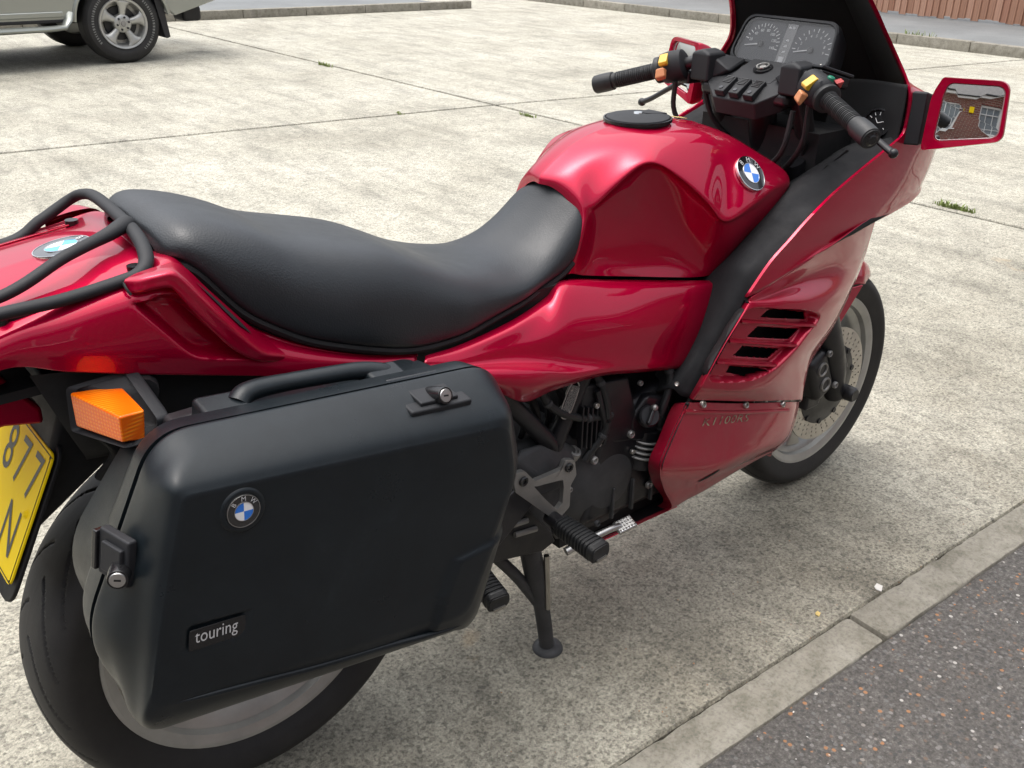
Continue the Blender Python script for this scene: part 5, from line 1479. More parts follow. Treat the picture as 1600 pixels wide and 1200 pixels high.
gauge(-.062, 13, ['1', '2', '3', '4', '5', '6', '7', '8', '9'], R(192), R(180), R(-5))
f = [ip(-.0125, 0.0, -.0062), ip(.0125, 0.0, -.0062), ip(.0125, H_ - .004, -.0062), ip(-.0125, H_ - .004, -.0062)]
strip = mesh_obj('warning_light_strip', f, [(0, 1, 2, 3)], 'badge_black', cluster, 0, out=tuple(inn))
for s in (-1, 1):
    y0 = s * -0.0045
    pts = [(0, .0042), (.0042, 0), (.0, -.0042), (.0, -.002), (-.0035, -.002), (-.0035, .002), (0, .002)]
    mesh_obj('turn_arrow', [ip(y0 - s * a * 0.95, H_ - .014 + b_, -.0055) for a, b_ in pts], [tuple(range(7))], 'print_grey', strip, 0)
for k in range(3):
    mesh_obj('warning_symbol', [ip(.004, .048 - k * .012, -.0055), ip(-.004, .048 - k * .012, -.0055), ip(-.003, .052 - k * .012, -.0055), ip(.003, .052 - k * .012, -.0055)], [(0, 1, 2, 3)], 'print_grey', strip, 0)
mesh_obj('clock_display', [ip(.0065, .004, -.0055), ip(-.0065, .004, -.0055), ip(-.0065, .016, -.0055), ip(.0065, .016, -.0055)], [(0, 1, 2, 3)], 'print_grey', strip, 0)
gl_ = rloop([ip(-.121, -0.002, 0.004), ip(-.107, H_ - 0.003, 0.004), ip(.107, H_ - 0.003, 0.004), ip(.121, -0.002, 0.004)], 0.028, 8)
mesh_obj('cluster_glass', gl_, [tuple(range(len(gl_)))], 'clear_glass', cluster, 0, out=tuple(inn))

# ------------------------------------------------------------------ dash pad on the top yoke
def hullmesh(name, pts, mat, parent, bev=0.004, segs=3, **kw):
    bm = bmesh.new()
    for p_ in pts:
        bm.verts.new(Vector(A(p_)))
    r_ = bmesh.ops.convex_hull(bm, input=bm.verts)
    bmesh.ops.delete(bm, geom=[v_ for v_ in bm.verts if not v_.link_faces], context='VERTS')
    bmesh.ops.dissolve_limit(bm, angle_limit=R(4), verts=bm.verts, edges=bm.edges)
    bm.verts.index_update()
    V = [v_.co[:] for v_ in bm.verts]; F = [tuple(v_.index for v_ in f.verts) for f in bm.faces]
    bm.free()
    return mesh_obj(name, V, fixn(A(V), F), mat, parent, 30, mods=[('bevel', bev, segs)] if bev else (), **kw)
pts = []
for s in (-1, 1):
    pts += [(1.147, s * .053, 1.034), (1.178, s * .100, 1.062), (1.205, s * .090, 1.074), (1.16, s * .05, 1.00), (1.19, s * .09, 1.02), (1.24, s * .09, 1.03)]
pad = hullmesh('dash_pad', pts + [(1.245, .088, 1.082), (1.245, -.088, 1.082)], 'trim_plastic', bike, 0.005)
pl = hullmesh('ignition_panel', [(x, s * y, z) for s in (-1, 1) for x, y, z in ((1.192, .052, 1.070), (1.192, .052, 1.03), (1.275, .056, 1.100), (1.275, .056, 1.04), (1.232, .054, 1.0875))], 'trim_plastic', bike, 0.003)
lathe('ignition_lock', [(0.0005, 0.001), (0.0105, 0.001), (0.0125, 0.005), (0.0145, 0.005), (0.0155, 0.002), (0.020, 0.0015), (0.021, -0.008)], (1.233, 0.0, 1.0895), (-0.32, 0, 0.95), 'gloss_black', pl, 28, False)
lathe('lock_ring', [(0.0102, 0.003), (0.0105, 0.0065), (0.0135, 0.0065), (0.014, 0.003)], (1.233, 0.0, 1.0895), (-0.32, 0, 0.95), 'alloy', pl, 28, False)
lathe('lock_barrel', [(0.0005, 0.0045), (0.007, 0.004), (0.0075, 0.001)], (1.233, 0.0, 1.0895), (-0.32, 0, 0.95), 'alloy_plate', pl, 20, False)
Bs = np.stack([A((0.857, 0, 0.515)), A((0, 1, 0)), A((-0.515, 0, 0.857))])
for k, y_ in enumerate((.036, 0.0, -.036)):
    c = A((1.168, y_, 1.0535))
    sw = box('rocker_switch', c + Bs[2] * 0.003, (0.050, 0.024, 0.014), 'trim_plastic', bike, 0.0025, B=Bs)
    for j in range(5):
        box('switch_rib', c + Bs[0] * (0.003 + j * 0.0042) + Bs[2] * 0.0107, (0.0018, 0.018, 0.002), 'gloss_black', sw, 0, B=Bs)
    lathe('switch_lamp', [(0.0005, 0.001), (0.0042, 0.001), (0.0045, -0.002)], c - Bs[0] * 0.015 + Bs[2] * 0.0105, Bs[2], 'gauge_face', sw, 14, False)

# ------------------------------------------------------------------ handlebars, grips, levers, switchgear
def bars(s):
    m_ = A((1, s, 1))
    end = A((1.097, .348, 1.022)) * m_; inn_ = A((1.152, .212, 1.066)) * m_; ris = A((1.196, .112, 1.098)) * m_
    ax = (end - inn_) / np.linalg.norm(end - inn_)
    bar = tube('handlebar', [inn_ - ax * 0.01, inn_ * 0.5 + ris * 0.5, ris, ris + A((0.03, -s * 0.03, -0.02))], 0.013, 'engine_black', bike, seg=16)
    # riser clamp
    hullmesh('bar_clamp', [ris + A((dx, dy, dz)) for dx in (-.030, .026) for dy in (-.024, .024) for dz in (-.042, .014)] + [ris + A((-.022, 0, .022)), ris + A((.018, 0, .022))], 'trim_plastic', bar, 0.008)
    # ribbed grip
    L = np.linalg.norm(end - inn_)
    n = 150
    rad = []
    for i in range(n):
        t = i / (n - 1)
        r_ = 0.0158
        if t < 0.06:
            r_ = 0.0185
        elif t < 0.64:
            r_ = 0.0162 + 0.0011 * (1 if (t * 34) % 1 < 0.5 else -0.6)
        elif t < 0.70:
            r_ = 0.0165
        else:
            r_ = 0.0195 + 0.0008 * math.sin((t - 0.70) / 0.30 * 3.14)
        if t > 0.985:
            r_ = 0.0175
        rad.append(r_)
    tube('grip', [inn_, inn_ * 0.5 + end * 0.5, end], rad, 'grip_rubber', bar, seg=24, n=n)
    lathe('bar_end', [(0.0005, 0.004), (0.008, 0.004), (0.011, 0.001), (0.0135, 0.0)], end, ax, 'gloss_black', bar, 24, False)
    # switch block
    B = basis(ax, (-0.5, 0, 0.85))           # B2 along bar outward, B0 up/back
    if s > 0:
        B = np.stack([B[0], -B[1], B[2]])
    def q(u, v_, w):
        return inn_ - ax * 0.012 + B[0] * u + B[1] * v_ + B[2] * w
    bl = []
    for w, r_, g in ((-.052, .024, .8), (-.048, .030, 1), (-.020, .032, 1), (-.002, .030, 1), (.004, .024, .8)):
        bl.append([q(r_ * math.cos(a) * (1.0 + 0.10 * math.cos(2 * a)), r_ * math.sin(a), w) for a in np.linspace(0, 2 * math.pi, 32, endpoint=False)])
    V, F = ring_loft(bl, True, True)
    blk = mesh_obj('switch_block', V, fixn(V, F), 'trim_plastic', bar, 40)
    bl = []
    for w, r_ in ((.003, .026), (.006, .0275), (.014, .0275), (.017, .023)):
        bl.append([q(r_ * math.cos(a), r_ * math.sin(a), w) for a in np.linspace(0, 2 * math.pi, 28, endpoint=False)])
    V, F = ring_loft(bl, True, True)
    mesh_obj('throttle_collar', V, fixn(V, F), 'grip_rubber', bar, 40)
    return bar, blk, q, B, ax, inn_, end
barR, blkR, qR, BR_, axR, innR, endR = bars(-1)
barL, blkL, qL, BL_, axL, innL, endL = bars(1)

def local_box(name, c, s, B, mat, parent, bev):
    return box(name, c, s, mat, parent, bev, B=B)
back = A((-0.80, 0, 0.25)); back /= np.linalg.norm(back)
# facing frame for switch rockers: they look back at the rider
def face_frame(ax):
    n_ = A((-0.86, 0, 0.50)); n_ -= ax * (n_ @ ax); n_ /= np.linalg.norm(n_)
    return np.stack([ax, np.cross(n_, ax), n_])
for blk, inn_, ax, s in ((blkR, innR, axR, -1), (blkL, innL, axL, 1)):
    Bf = face_frame(ax)
    c = inn_ - ax * (0.030 if s < 0 else 0.026)
    upv = Bf[1] if Bf[1][2] > 0 else -Bf[1]
    hullmesh('indicator_switch', [c + ax * a + upv * b_ + Bf[2] * d for a in (-.0095, .0095) for b_, d in ((.016, .026), (.014, .034), (.002, .037), (-.010, .041), (-.014, .036), (-.012, .026))], 'switch_yellow', blk, 0.002)
    c2 = c + ax * (0.006 if s > 0 else 0.004) - upv * 0.024 + Bf[2] * 0.022
    hullmesh('horn_switch' if s > 0 else 'cancel_switch', [c2 + ax * a + upv * b_ + Bf[2] * d for a, b_, d in ((-.010, .008, .0), (.008, .008, .0), (-.010, -.014, .010), (.012, -.016, .012), (-.008, .004, .016), (.008, .002, .018), (.010, -.018, .0), (-.008, -.014, -.004))], 'switch_orange', blk, 0.003)
upR = face_frame(axR)[1]; upR = upR if upR[2] > 0 else -upR
nR = face_frame(axR)[2]
lathe('starter_button', [(0.0005, 0.005), (0.006, 0.005), (0.0075, 0.003), (0.0075, -0.006)], innR - axR * 0.020 + upR * 0.029 + nR * 0.010, upR + nR * 0.4, 'switch_green', blkR, 20, False)
hullmesh('kill_switch', [innR - axR * w + upR * u + nR * v_ for w in (0.006, 0.020) for u, v_ in ((.028, -.012), (.030, .004), (.043, -.006))], 'switch_red', blkR, 0.0015)
# levers
for s in (-1, 1):
    m_ = A((1, s, 1))
    piv = A((1.215, .165, 1.055)) * m_; tip = A((1.226, .322, .976)) * m_
    lv = tube('brake_lever' if s < 0 else 'clutch_lever', [piv, A((1.222, .20, 1.04)) * m_, A((1.226, .25, 1.013)) * m_, A((1.228, .295, .988)) * m_, tip], [.010, .0085, .0075, .0075, .0085], 'engine_black', bike, seg=12, n=40, flat=0.75)
    lathe('lever_ball', [(0.0005, 0.009), (0.006, 0.0075), (0.009, 0.003), (0.0095, 0), (0.009, -0.003), (0.006, -0.0075), (0.0005, -0.009)], tip, (0, s, -0.5), 'engine_black', lv, 16, False, 80)
    hullmesh('lever_perch', [piv + A((dx, s * dy, dz)) for dx in (-.04, .014) for dy in (-.02, .022) for dz in (-.012, .016)], 'engine_black', lv, 0.006)
# front brake fluid reservoir beside the right grip
B = np.stack([A((0.86, -0.42, -0.28)) / 1.0, A((0.40, 0.90, -0.10)), A((0.30, -0.03, 0.95))])
B = np.stack([v_ / np.linalg.norm(v_) for v_ in B])
rs_ = box('brake_reservoir', (1.226, -.163, 1.090), (0.070, 0.038, 0.024), 'gloss_black', bike, 0.006, B=B)
box('reservoir_lid', A((1.226, -.163, 1.090)) + B[2] * 0.0145, (0.074, 0.042, 0.006), 'engine_black', rs_, 0.002, B=B)
for u in (-.028, .028):
    screw(rs_, A((1.226, -.163, 1.090)) + B[2] * 0.0175 + B[0] * u, B[2], 0.0035)
for s in (-1, 1):
    hullmesh('yoke_cover', [(1.172, s * .138, 1.108), (1.218, s * .138, 1.108), (1.168, s * .138, 1.072), (1.214, s * .135, 1.070), (1.196, s * .055, 1.080), (1.258, s * .060, 1.098), (1.182, s * .092, 1.058), (1.25, s * .085, 1.06), (1.186, s * .10, 1.108), (1.222, s * .10, 1.108)], 'trim_plastic', bike, 0.006)
# cables and hoses under the dash
for a, b_, c, d in (((1.19, .12, 1.06), (1.21, .10, .98), (1.25, .06, .92), (1.28, .03, .85)), ((1.19, -.12, 1.06), (1.22, -.13, .98), (1.26, -.10, .90), (1.27, -.05, .84)),
                    ((1.16, -.17, 1.05), (1.17, -.16, .97), (1.2, -.10, .90), (1.24, -.04, .86)), ((1.15, .16, 1.05), (1.16, .16, .98), (1.19, .10, .91), (1.24, .05, .86)), ((1.17, -.13, 1.03), (1.165, -.12, .95), (1.19, -.06, .90), (1.22, 0, .87))):
    tube('cable', [a, b_, c, d], 0.0055, 'inner_black', bike, seg=8, n=24)
box('top_yoke', (1.215, 0, 1.045), (0.09, 0.22, 0.03), 'engine_black', bike, 0.012)
tube('steering_stem', [(1.235, 0, 1.06), (1.30, 0, .80)], 0.03, 'engine_black', bike, seg=16)
for s in (-1, 1):
    tube('fork_tube', [(1.22, s * .105, 1.06), (1.33, s * .105, .80)], 0.020, 'inner_black', bike, seg=16)
mesh_obj('wiring_cover', *box_geo((1.30, 0, 0.90), (0.12, 0.30, 0.16)), 'inner_black', bike, 0)

# ------------------------------------------------------------------ mirrors
def mirror(s, pts_out, pts_gl):
    m_ = A((1, -s, 1))                   # measured on the right-hand side
    mr_ = thing('mirror', A((1.40, -.35, .955)) * m_, parent=bike)
    n_ = A((-.956, -.273, .126)); n_ /= np.linalg.norm(n_)
    O_ = rloop(pts_out, [.008, .024, .020, .008, .010], 9); I_ = rloop(pts_gl, [.014, .018, .018, .012, .020], 9)
    cen = O_.mean(0)
    def ins(L, k, lift):
        return cen + (L - cen) * k + n_ * lift
    loops = [ins(O_, 0.30, -0.062), ins(O_, 0.62, -0.056), ins(O_, 0.88, -0.036), ins(O_, 0.985, -0.012), ins(O_, 1.0, -0.002), ins(O_, 0.985, 0.004), I_ + n_ * 0.003, cen + (I_ - cen) * 0.985 - n_ * 0.008]
    V, F = ring_loft(list(cr_param(np.stack(loops[:5]), 4)) + loops[5:], True, True)
    mesh_obj('mirror_shell', V * m_, fixn(V * m_, F), 'red_paint', mr_, 40)
    V, F = ring_loft([I_ + n_ * 0.0035 + (I_ - cen) * 0.0, cen + (I_ - cen) * 0.97 + n_ * 0.002], False, False)
    rings_ = []
    for k in np.linspace(0.975, 0.02, 14):
        q_ = cen + (I_ - cen) * k
        d2 = ((q_ - cen) ** 2).sum(1)
        rings_.append(q_ + n_ * (-0.0085 + np.sqrt(1.0 - d2) - math.sqrt(1.0 - 0.07 ** 2))[:, None] + n_ * 0.004)
    V2, F2 = ring_loft(rings_, False, True)
    Vg, Fg = ring_loft([cen + (I_ - cen) * 0.985 - n_ * 0.0045, cen + (I_ - cen) * 0.965 - n_ * 0.0025], False, False)
    mesh_obj('mirror_bezel', Vg * m_, Fg, 'badge_white', mr_, 0)
    mesh_obj('mirror_face', V2 * m_, F2, 'mirror_glass', mr_, 180, out=tuple(n_ * m_))
    c = A((1.385, -.268, 1.01)) * m_
    hullmesh('mirror_mount', [A(p_) * m_ for p_ in ((1.3847, -0.2500, 1.0651), (1.3961, -0.2760, 1.0652), (1.3992, -0.2760, 1.0331), (1.3967, -0.2800, 0.9904), (1.3869, -0.2820, 0.9628), (1.3767, -0.2520, 0.9613), (1.43, -.25, 1.06), (1.45, -.275, 1.05), (1.44, -.28, .965), (1.42, -.25, .965))], 'trim_plastic', mr_, 0.004)
    hullmesh('mount_slot', [A(p_) * m_ for p_ in ((1.3992, -0.2620, 1.0532), (1.4041, -0.2660, 1.0533), (1.4011, -0.2700, 0.9995), (1.3973, -0.2640, 0.9990))] + [A(p_) * m_ + A((0.01, 0, 0)) for p_ in ((1.3992, -0.2620, 1.0532), (1.4011, -0.2700, 0.9995))], 'inner_black', mr_, 0)
po = [(1.3912, -0.3032, 1.0980), (1.4247, -0.4189, 1.1019), (1.4146, -0.4334, 0.9937), (1.3708, -0.2966, 0.9574), (1.3834, -0.2913, 1.0649)]
pg = [(1.3935, -0.3157, 1.0888), (1.4221, -0.4141, 1.0923), (1.4127, -0.4246, 0.9984), (1.3787, -0.3146, 0.9784), (1.3893, -0.3115, 1.0659)]
mirror(-1, po, pg)
mirror(1, po, pg)

# ------------------------------------------------------------------ engine, frame, foot controls
def ppoly(name, pts, y, dy, mat, bev=0.004, parent=None):
    return prism(name, [(x, y, z) for x, z in pts], (0, dy, 0), mat, parent or bike, bev)
ppoly('crankcase', [(.62, .30), (.66, .52), (.80, .56), (1.12, .52), (1.16, .36), (1.10, .28)], -.165, .33, 'engine_black', 0.02)
ppoly('gearbox', [(.40, .44), (.42, .53), (.55, .525), (.64, .50), (.66, .33), (.56, .28), (.44, .33)], -.14, .28, 'engine_dusty', 0.016)
gtop = [A((0.4496, -0.1650, 0.5224)), A((0.4748, -0.1500, 0.5295)), A((0.5651, -0.1500, 0.5204)), A((0.6198, -0.1500, 0.4786)), A((0.5806, -0.1720, 0.4730)), A((0.4938, -0.1780, 0.4813))]
hullmesh('gearbox_cover', gtop + [q - A((0, 0, 0.05)) for q in gtop], 'engine_dusty', bike, 0.006)
lathe('oil_filler_plug', [(0.0005, 0.004), (0.006, 0.004), (0.0075, 0.008), (0.012, 0.008), (0.0135, 0.004), (0.0135, -0.01)], (0.6008, -0.1550, 0.4767), (0.1, -0.5, 0.85), 'alloy_plate', bike, 20, False)
lathe('bell_housing', [(0.0005, 0.045), (0.05, 0.042), (0.10, 0.028), (0.125, 0.0), (0.13, -0.04)], (0.695, -.125, .385), (0, -1, 0), 'engine_dusty', bike, 40, False, 60)
for x, z in ((.640, .455), (.735, .478), (.80, .43), (.80, .34)):
    screw(bike, (x, -.172, z), (0, -1, 0), 0.008, 'alloy_plate', 'bolt')
# intake box, its ribs and the flank panel
ib_ = hullmesh('intake_box', [A((0.6012, -0.1650, 0.6182)), A((0.7271, -0.1650, 0.6004)), A((0.7540, -0.1720, 0.5046)), A((0.7655, -0.1680, 0.4527)), A((0.6636, -0.1650, 0.4700)), A((0.6057, -0.1600, 0.5015))] + [A((0.6012, -0.1650, 0.6182)) + A((0, .1, 0)), A((0.7271, -0.1650, 0.6004)) + A((0, .1, 0)), A((0.7655, -0.1680, 0.4527)) + A((0, .1, 0)), A((0.6057, -0.1600, 0.5015)) + A((0, .1, 0))], 'engine_black', bike, 0.010)
for k in range(5):
    a = A((0.6038, -0.1640, 0.5697)) + A((0.012 * k, -0.003, -0.004 * k))
    box('box_rib', a + A((0, 0, -0.035)), (0.004, 0.012, 0.085), 'engine_black', ib_, 0.001)
tube('box_edge', [(0.6349, -0.1720, 0.6019), (0.6475, -0.1740, 0.5600), (0.6607, -0.1740, 0.5185), (0.6622, -0.1720, 0.4847)], 0.006, 'engine_black', ib_, seg=8)
for q in ((0.6343, -0.1750, 0.5724), (0.6488, -0.1720, 0.4866), (0.7436, -0.1720, 0.4366)):
    screw(ib_, q, (0, -1, 0.1), 0.0055, 'screw_steel', 'bolt')
cf = A((-0.30, -0.80, 0.52))
hs = hullmesh('coolant_housing', [A((0.7310, -0.1700, 0.5113)), A((0.7648, -0.1780, 0.5542)), A((0.8243, -0.1800, 0.5312)), A((0.8402, -0.1800, 0.4798)), A((0.7956, -0.1780, 0.4440)), A((0.7362, -0.1700, 0.4609))] + [A((0.7310, -0.1700, 0.5113)) + A((.03, .10, 0)), A((0.8243, -0.1800, 0.5312)) + A((.03, .10, 0)), A((0.7956, -0.1780, 0.4440)) + A((.03, .1, 0))], 'engine_black', bike, 0.008)
cp = A((0.7622, -0.1880, 0.5156))
cpo = lathe('oil_cap', [(0.0005, 0.006), (0.018, 0.006), (0.021, 0.003), (0.022, -0.008)], cp, cf, 'engine_black', bike, 28, False)
Bc = basis(cf, (0.5, 0, 0.8))
box('cap_grip', cp + Bc[2] * 0.010, (0.036, 0.008, 0.010), 'engine_black', cpo, 0.003, B=Bc)
lathe('cap_knob', [(0.0005, 0.007), (0.005, 0.006), (0.0065, 0.002), (0.0065, -0.004)], cp + Bc[0] * 0.016 + Bc[2] * 0.012, cf, 'alloy_plate', cpo, 16, False, 60)
for k in range(4):
    c = A((0.7731, -0.1750, 0.4476)) - A((0.003 * k, 0, 0.0105 * k))
    lathe('cooling_fin', [(0.030, 0.0025), (0.036, 0.0018), (0.037, 0.0), (0.036, -0.0018), (0.030, -0.0025)], c + A((0.02, 0.02, 0)), (0.15, -0.1, 1), 'alloy_plate', bike, 32, False, 60)
tube('fin_core', [A((0.7719, -0.1750, 0.4579)) + A((0.02, 0.02, 0.01)), A((0.7731, -0.1750, 0.4476)) + A((0.01, 0.02, -0.06))], 0.031, 'engine_black', bike, seg=24)
tube('frame_tube', [(0.4135, -0.1500, 0.6649), (0.4554, -0.1500, 0.6185), (0.5093, -0.1480, 0.5578), (0.5540, -0.1460, 0.5039), (0.5689, -0.1450, 0.4726)], 0.0165, 'engine_black', bike, seg=16)
ft = tube('frame_tube', [(0.6389, -0.1500, 0.6608), (0.6109, -0.1500, 0.6132), (0.5830, -0.1500, 0.5602), (0.5621, -0.1470, 0.5108), (0.5559, -0.1450, 0.4827)], 0.0165, 'engine_black', bike, seg=16)
vp = [A((0.5747, -0.1680, 0.6298)), A((0.5936, -0.1680, 0.6204)), A((0.5708, -0.1680, 0.5679)), A((0.5519, -0.1680, 0.5804))]
prism('identification_plate', vp, (0, -0.001, 0), 'vin_plate', ft, 0)
lo_ = [vp[0] * (1 - t) + vp[3] * t for t in (0, 1)]
tube('plate_border', vp, 0.0012, 'alloy', ft, seg=6, closed=True, n=40)
for q in (vp[0] * .85 + vp[2] * .15, vp[0] * .15 + vp[2] * .85):
    screw(ft, q + A((0, -0.0015, 0)), (0, -1, 0), 0.003)
tube('frame_tube', [(.44, -.15, .66), (.7, -.14, .69), (1.05, -.13, .72), (1.26, -.07, .82)], 0.0165, 'engine_black', bike, seg=14)
tube('frame_tube', [(1.26, -.07, .80), (1.14, -.15, .62), (1.05, -.165, .48)], 0.0165, 'engine_black', bike, seg=14)
for s in (1,):
    tube('frame_tube', [(.44, .15, .66), (.7, .14, .69), (1.05, .13, .72), (1.26, .07, .82)], 0.0165, 'engine_black', bike, seg=14)
    tube('frame_tube', [(1.26, .07, .80), (1.14, .15, .62), (1.05, .165, .48)], 0.0165, 'engine_black', bike, seg=14)
    ppoly('cylinder_head', [(.70, .36), (.70, .52), (1.08, .52), (1.08, .36)], .16, .05, 'engine_dusty', 0.015)
# hoses and cables between engine and side cover
for k in range(6):
    x0 = 0.47 + 0.03 * k
    tube('hose', [(x0, -.12, .66), (x0 + .01, -.135 - 0.003 * k, .61), (x0 + .03, -.13, .56), (x0 + .035, -.11, .51)], 0.006 + 0.002 * (k % 2), 'inner_black' if k % 2 else 'engine_black', bike, seg=8, n=20)
for k, (x, z) in enumerate(((.745, .585), (.845, .55), (.585, .41), (.655, .31), (.90, .50))):
    screw(bike, (x, -.176 + 0.004 * (k % 3), z), (0, -1, 0), 0.0055 + 0.001 * (k % 2), 'engine_dusty' if k % 2 else 'alloy_plate', 'bolt')
for a, b_, c, d in (((.50, -.155, .66), (.53, -.165, .60), (.60, -.165, .555), (.68, -.168, .535)), ((.62, -.15, .66), (.65, -.172, .60), (.66, -.176, .52), (.62, -.165, .46)), ((.80, -.15, .64), (.82, -.182, .58), (.80, -.185, .50), (.83, -.17, .42))):
    tube('hose', [a, b_, c, d], 0.0075, 'grip_rubber', bike, seg=10, n=30)
    for t in (0.25, 0.75):
        p_ = cr([a, b_, c, d], 41)
        i_ = int(t * 40); dr = p_[i_ + 1] - p_[i_]
        lathe('hose_clip', [(0.0078, -0.004), (0.0088, -0.003), (0.0088, 0.003), (0.0078, 0.004)], p_[i_], dr, 'engine_dusty', bike, 16, False)
for k in range(5):
    box('casting_rib', (.70 + .055 * k, -.168, .335), (.006, .010, .07), 'engine_dusty', bike, 0.002)
# footrest plate
yp = -.200
oc = [(0.4126, -0.2000, 0.5149), (0.5714, -0.2000, 0.5053), (0.5312, -0.2000, 0.3695)]
icn = [(0.4633, -0.2000, 0.4776), (0.5413, -0.2000, 0.4675), (0.5264, -0.2000, 0.4019)]
plate_pts = rloop([(0.4180, -0.2000, 0.5203), (0.4447, -0.2000, 0.5179), (0.4687, -0.2000, 0.4885), (0.5310, -0.2000, 0.4885), (0.5391, -0.2000, 0.5064), (0.5611, -0.2000, 0.4972), (0.5678, -0.2000, 0.4642), (0.5548, -0.2000, 0.4476), (0.5545, -0.2000, 0.4015), (0.5244, -0.2000, 0.3821), (0.4259, -0.2000, 0.4818)], 0.008, 4)
hol = rloop([(0.4661, -0.2000, 0.4791), (0.4750, -0.2000, 0.4757), (0.4898, -0.2000, 0.4739), (0.5078, -0.2000, 0.4710), (0.5260, -0.2000, 0.4680), (0.5353, -0.2000, 0.4658), (0.5378, -0.2000, 0.4488), (0.5371, -0.2000, 0.4329), (0.5364, -0.2000, 0.4169), (0.5246, -0.2000, 0.4067), (0.4941, -0.2000, 0.4419)], 0.004, 4)
fp = prism('footrest_plate', plate_pts, (0, 0.010, 0), 'alloy_plate', bike, 0.0015, hole=hol)
for q in ((0.4414, -0.2030, 0.4991), (0.5466, -0.2030, 0.4881)):
    lathe('plate_bolt', [(0.004, -0.002), (0.0045, 0.001), (0.0075, 0.002), (0.009, 0.0005), (0.009, -0.004)], q, (0, -1, 0), 'gloss_black', fp, 20, False)
hullmesh('footrest_bracket', [A((0.5046, -0.2000, 0.4108)) + A((0, .004, 0)), A((0.5455, -0.2000, 0.3941)) + A((0, .004, 0)), A((0.4992, -0.2150, 0.3734)), A((0.5465, -0.2150, 0.3572)), A((0.5186, -0.2050, 0.3455)), A((0.5182, -0.1900, 0.3724)), A((0.5694, -0.1900, 0.3579))], 'engine_black', bike, 0.004)
def peg(a, b_, w, h, name):
    a, b_ = A(a), A(b_)
    n = 120; L = np.linalg.norm(b_ - a)
    ax = (b_ - a) / L
    B = basis(ax, (0.99, 0, 0.1))
    loops = []
    for i in range(n):
        t = i / (n - 1)
        k = 1.0 + (0.06 if (t * 13) % 1 < 0.6 else -0.07)
        if t > 0.88:
            k = 1.02
        if t > 0.975:
            k = 0.9
        if t < 0.02:
            k = 0.7
        c = a + ax * L * t
        ww = w * (0.88 + 0.12 * t)
        loops.append(rloop([c + B[0] * (ww * k) - B[1] * h * k, c + B[0] * (ww * k) + B[1] * h * k, c - B[0] * (ww * k) + B[1] * h * k, c - B[0] * (ww * k) - B[1] * h * k], h * 0.75, 5))
    V, F = ring_loft(loops, True, True)
    o = mesh_obj(name, V, fixn(V, F), 'grip_rubber', bike, 40)
    box('peg_reflector', b_ + ax * 0.0015 - B[1] * (h * 0.72 if B[1][2] > 0 else -h * 0.72), (w * 1.1, h * 0.35, 0.003), 'screw_steel', o, 0, B=B)
    return o
peg((.514, -.222, .392), (.514, -.325, .388), 0.021, 0.0155, 'footrest')
tube('peg_pivot', [(.514, -.19, .394), (.514, -.226, .392)], 0.014, 'engine_black', bike, seg=14)
peg((.333, -.200, .372), (.318, -.292, .358), 0.020, 0.0150, 'passenger_footrest')
ppoly('passenger_bracket', [(.30, .36), (.36, .36), (.47, .44), (.45, .50), (.40, .47)], -.198, .012, 'engine_black', 0.004)
pd = tube('brake_pedal', [(0.5603, -0.1900, 0.2943), (0.5895, -0.1950, 0.3017), (0.6260, -0.2000, 0.3062), (0.6632, -0.2050, 0.3106), (0.6861, -0.2050, 0.3069)], [.0085, .0085, .0075, .007, .007], 'alloy', bike, seg=12)
pc = A((0.6971, -0.2080, 0.3068))
Bp = basis((-0.25, -0.25, 0.93), (0.95, -0.2, 0.2))
padp = box('pedal_pad', pc, (0.042, 0.030, 0.010), 'alloy', pd, 0.004, B=Bp)
for i in range(6):
    for j in range(4):
        c = pc + Bp[0] * (-0.016 + i * 0.0064) + Bp[1] * (-0.0105 + j * 0.007) + Bp[2] * 0.005
        mesh_obj('pad_stud', [c + Bp[0] * 0.0028, c + Bp[1] * 0.0028, c - Bp[0] * 0.0028, c - Bp[1] * 0.0028, c + Bp[2] * 0.0028], [(0, 1, 4), (1, 2, 4), (2, 3, 4), (3, 0, 4)], 'alloy', padp, 0)
# heel guard with three pale bars, exhaust underneath
gp = [A((0.4350, -0.1650, 0.4685)), A((0.5455, -0.1650, 0.3302)), A((0.5563, -0.1650, 0.3053)), A((0.5248, -0.1650, 0.2959)), A((0.4055, -0.1650, 0.3242)), A((0.3901, -0.1650, 0.4392))]
hg = prism('heel_guard', gp, (0, 0.012, 0), 'engine_black', bike, 0.003)
for a, b_ in (((0.4193, -0.1680, 0.4129), (0.4601, -0.1680, 0.4095)), ((0.4312, -0.1680, 0.3917), (0.4818, -0.1680, 0.3855)), ((0.4524, -0.1680, 0.3662), (0.5041, -0.1680, 0.3580))):
    tube('guard_bar', [a, b_], 0.0055, 'alloy_plate', hg, seg=10, n=8, flat=0.9, up=(0, -1, 0))
tube('silencer', [(.42, .10, .30), (.2, .17, .34), (-.1, .19, .38), (-.22, .19, .40)], [.04, .065, .065, .05], 'alloy_plate', bike, seg=24)
tube('collector_pipe', [(1.0, .12, .30), (.75, .02, .262), (.55, -.05, .262), (.42, .05, .29)], 0.045, 'alloy_plate', bike, seg=20)
tube('swing_arm', [(.44, -.10, .40), (.25, -.115, .385), (.05, -.115, .36)], [.05, .045, .055], 'engine_dusty', bike, seg=20)
lathe('final_drive', [(0.0005, 0.05), (0.07, 0.045), (0.095, 0.02), (0.10, -0.02)], RW + A((0, -.10, 0)), (0, -1, 0), 'engine_dusty', bike, 40, False, 60)
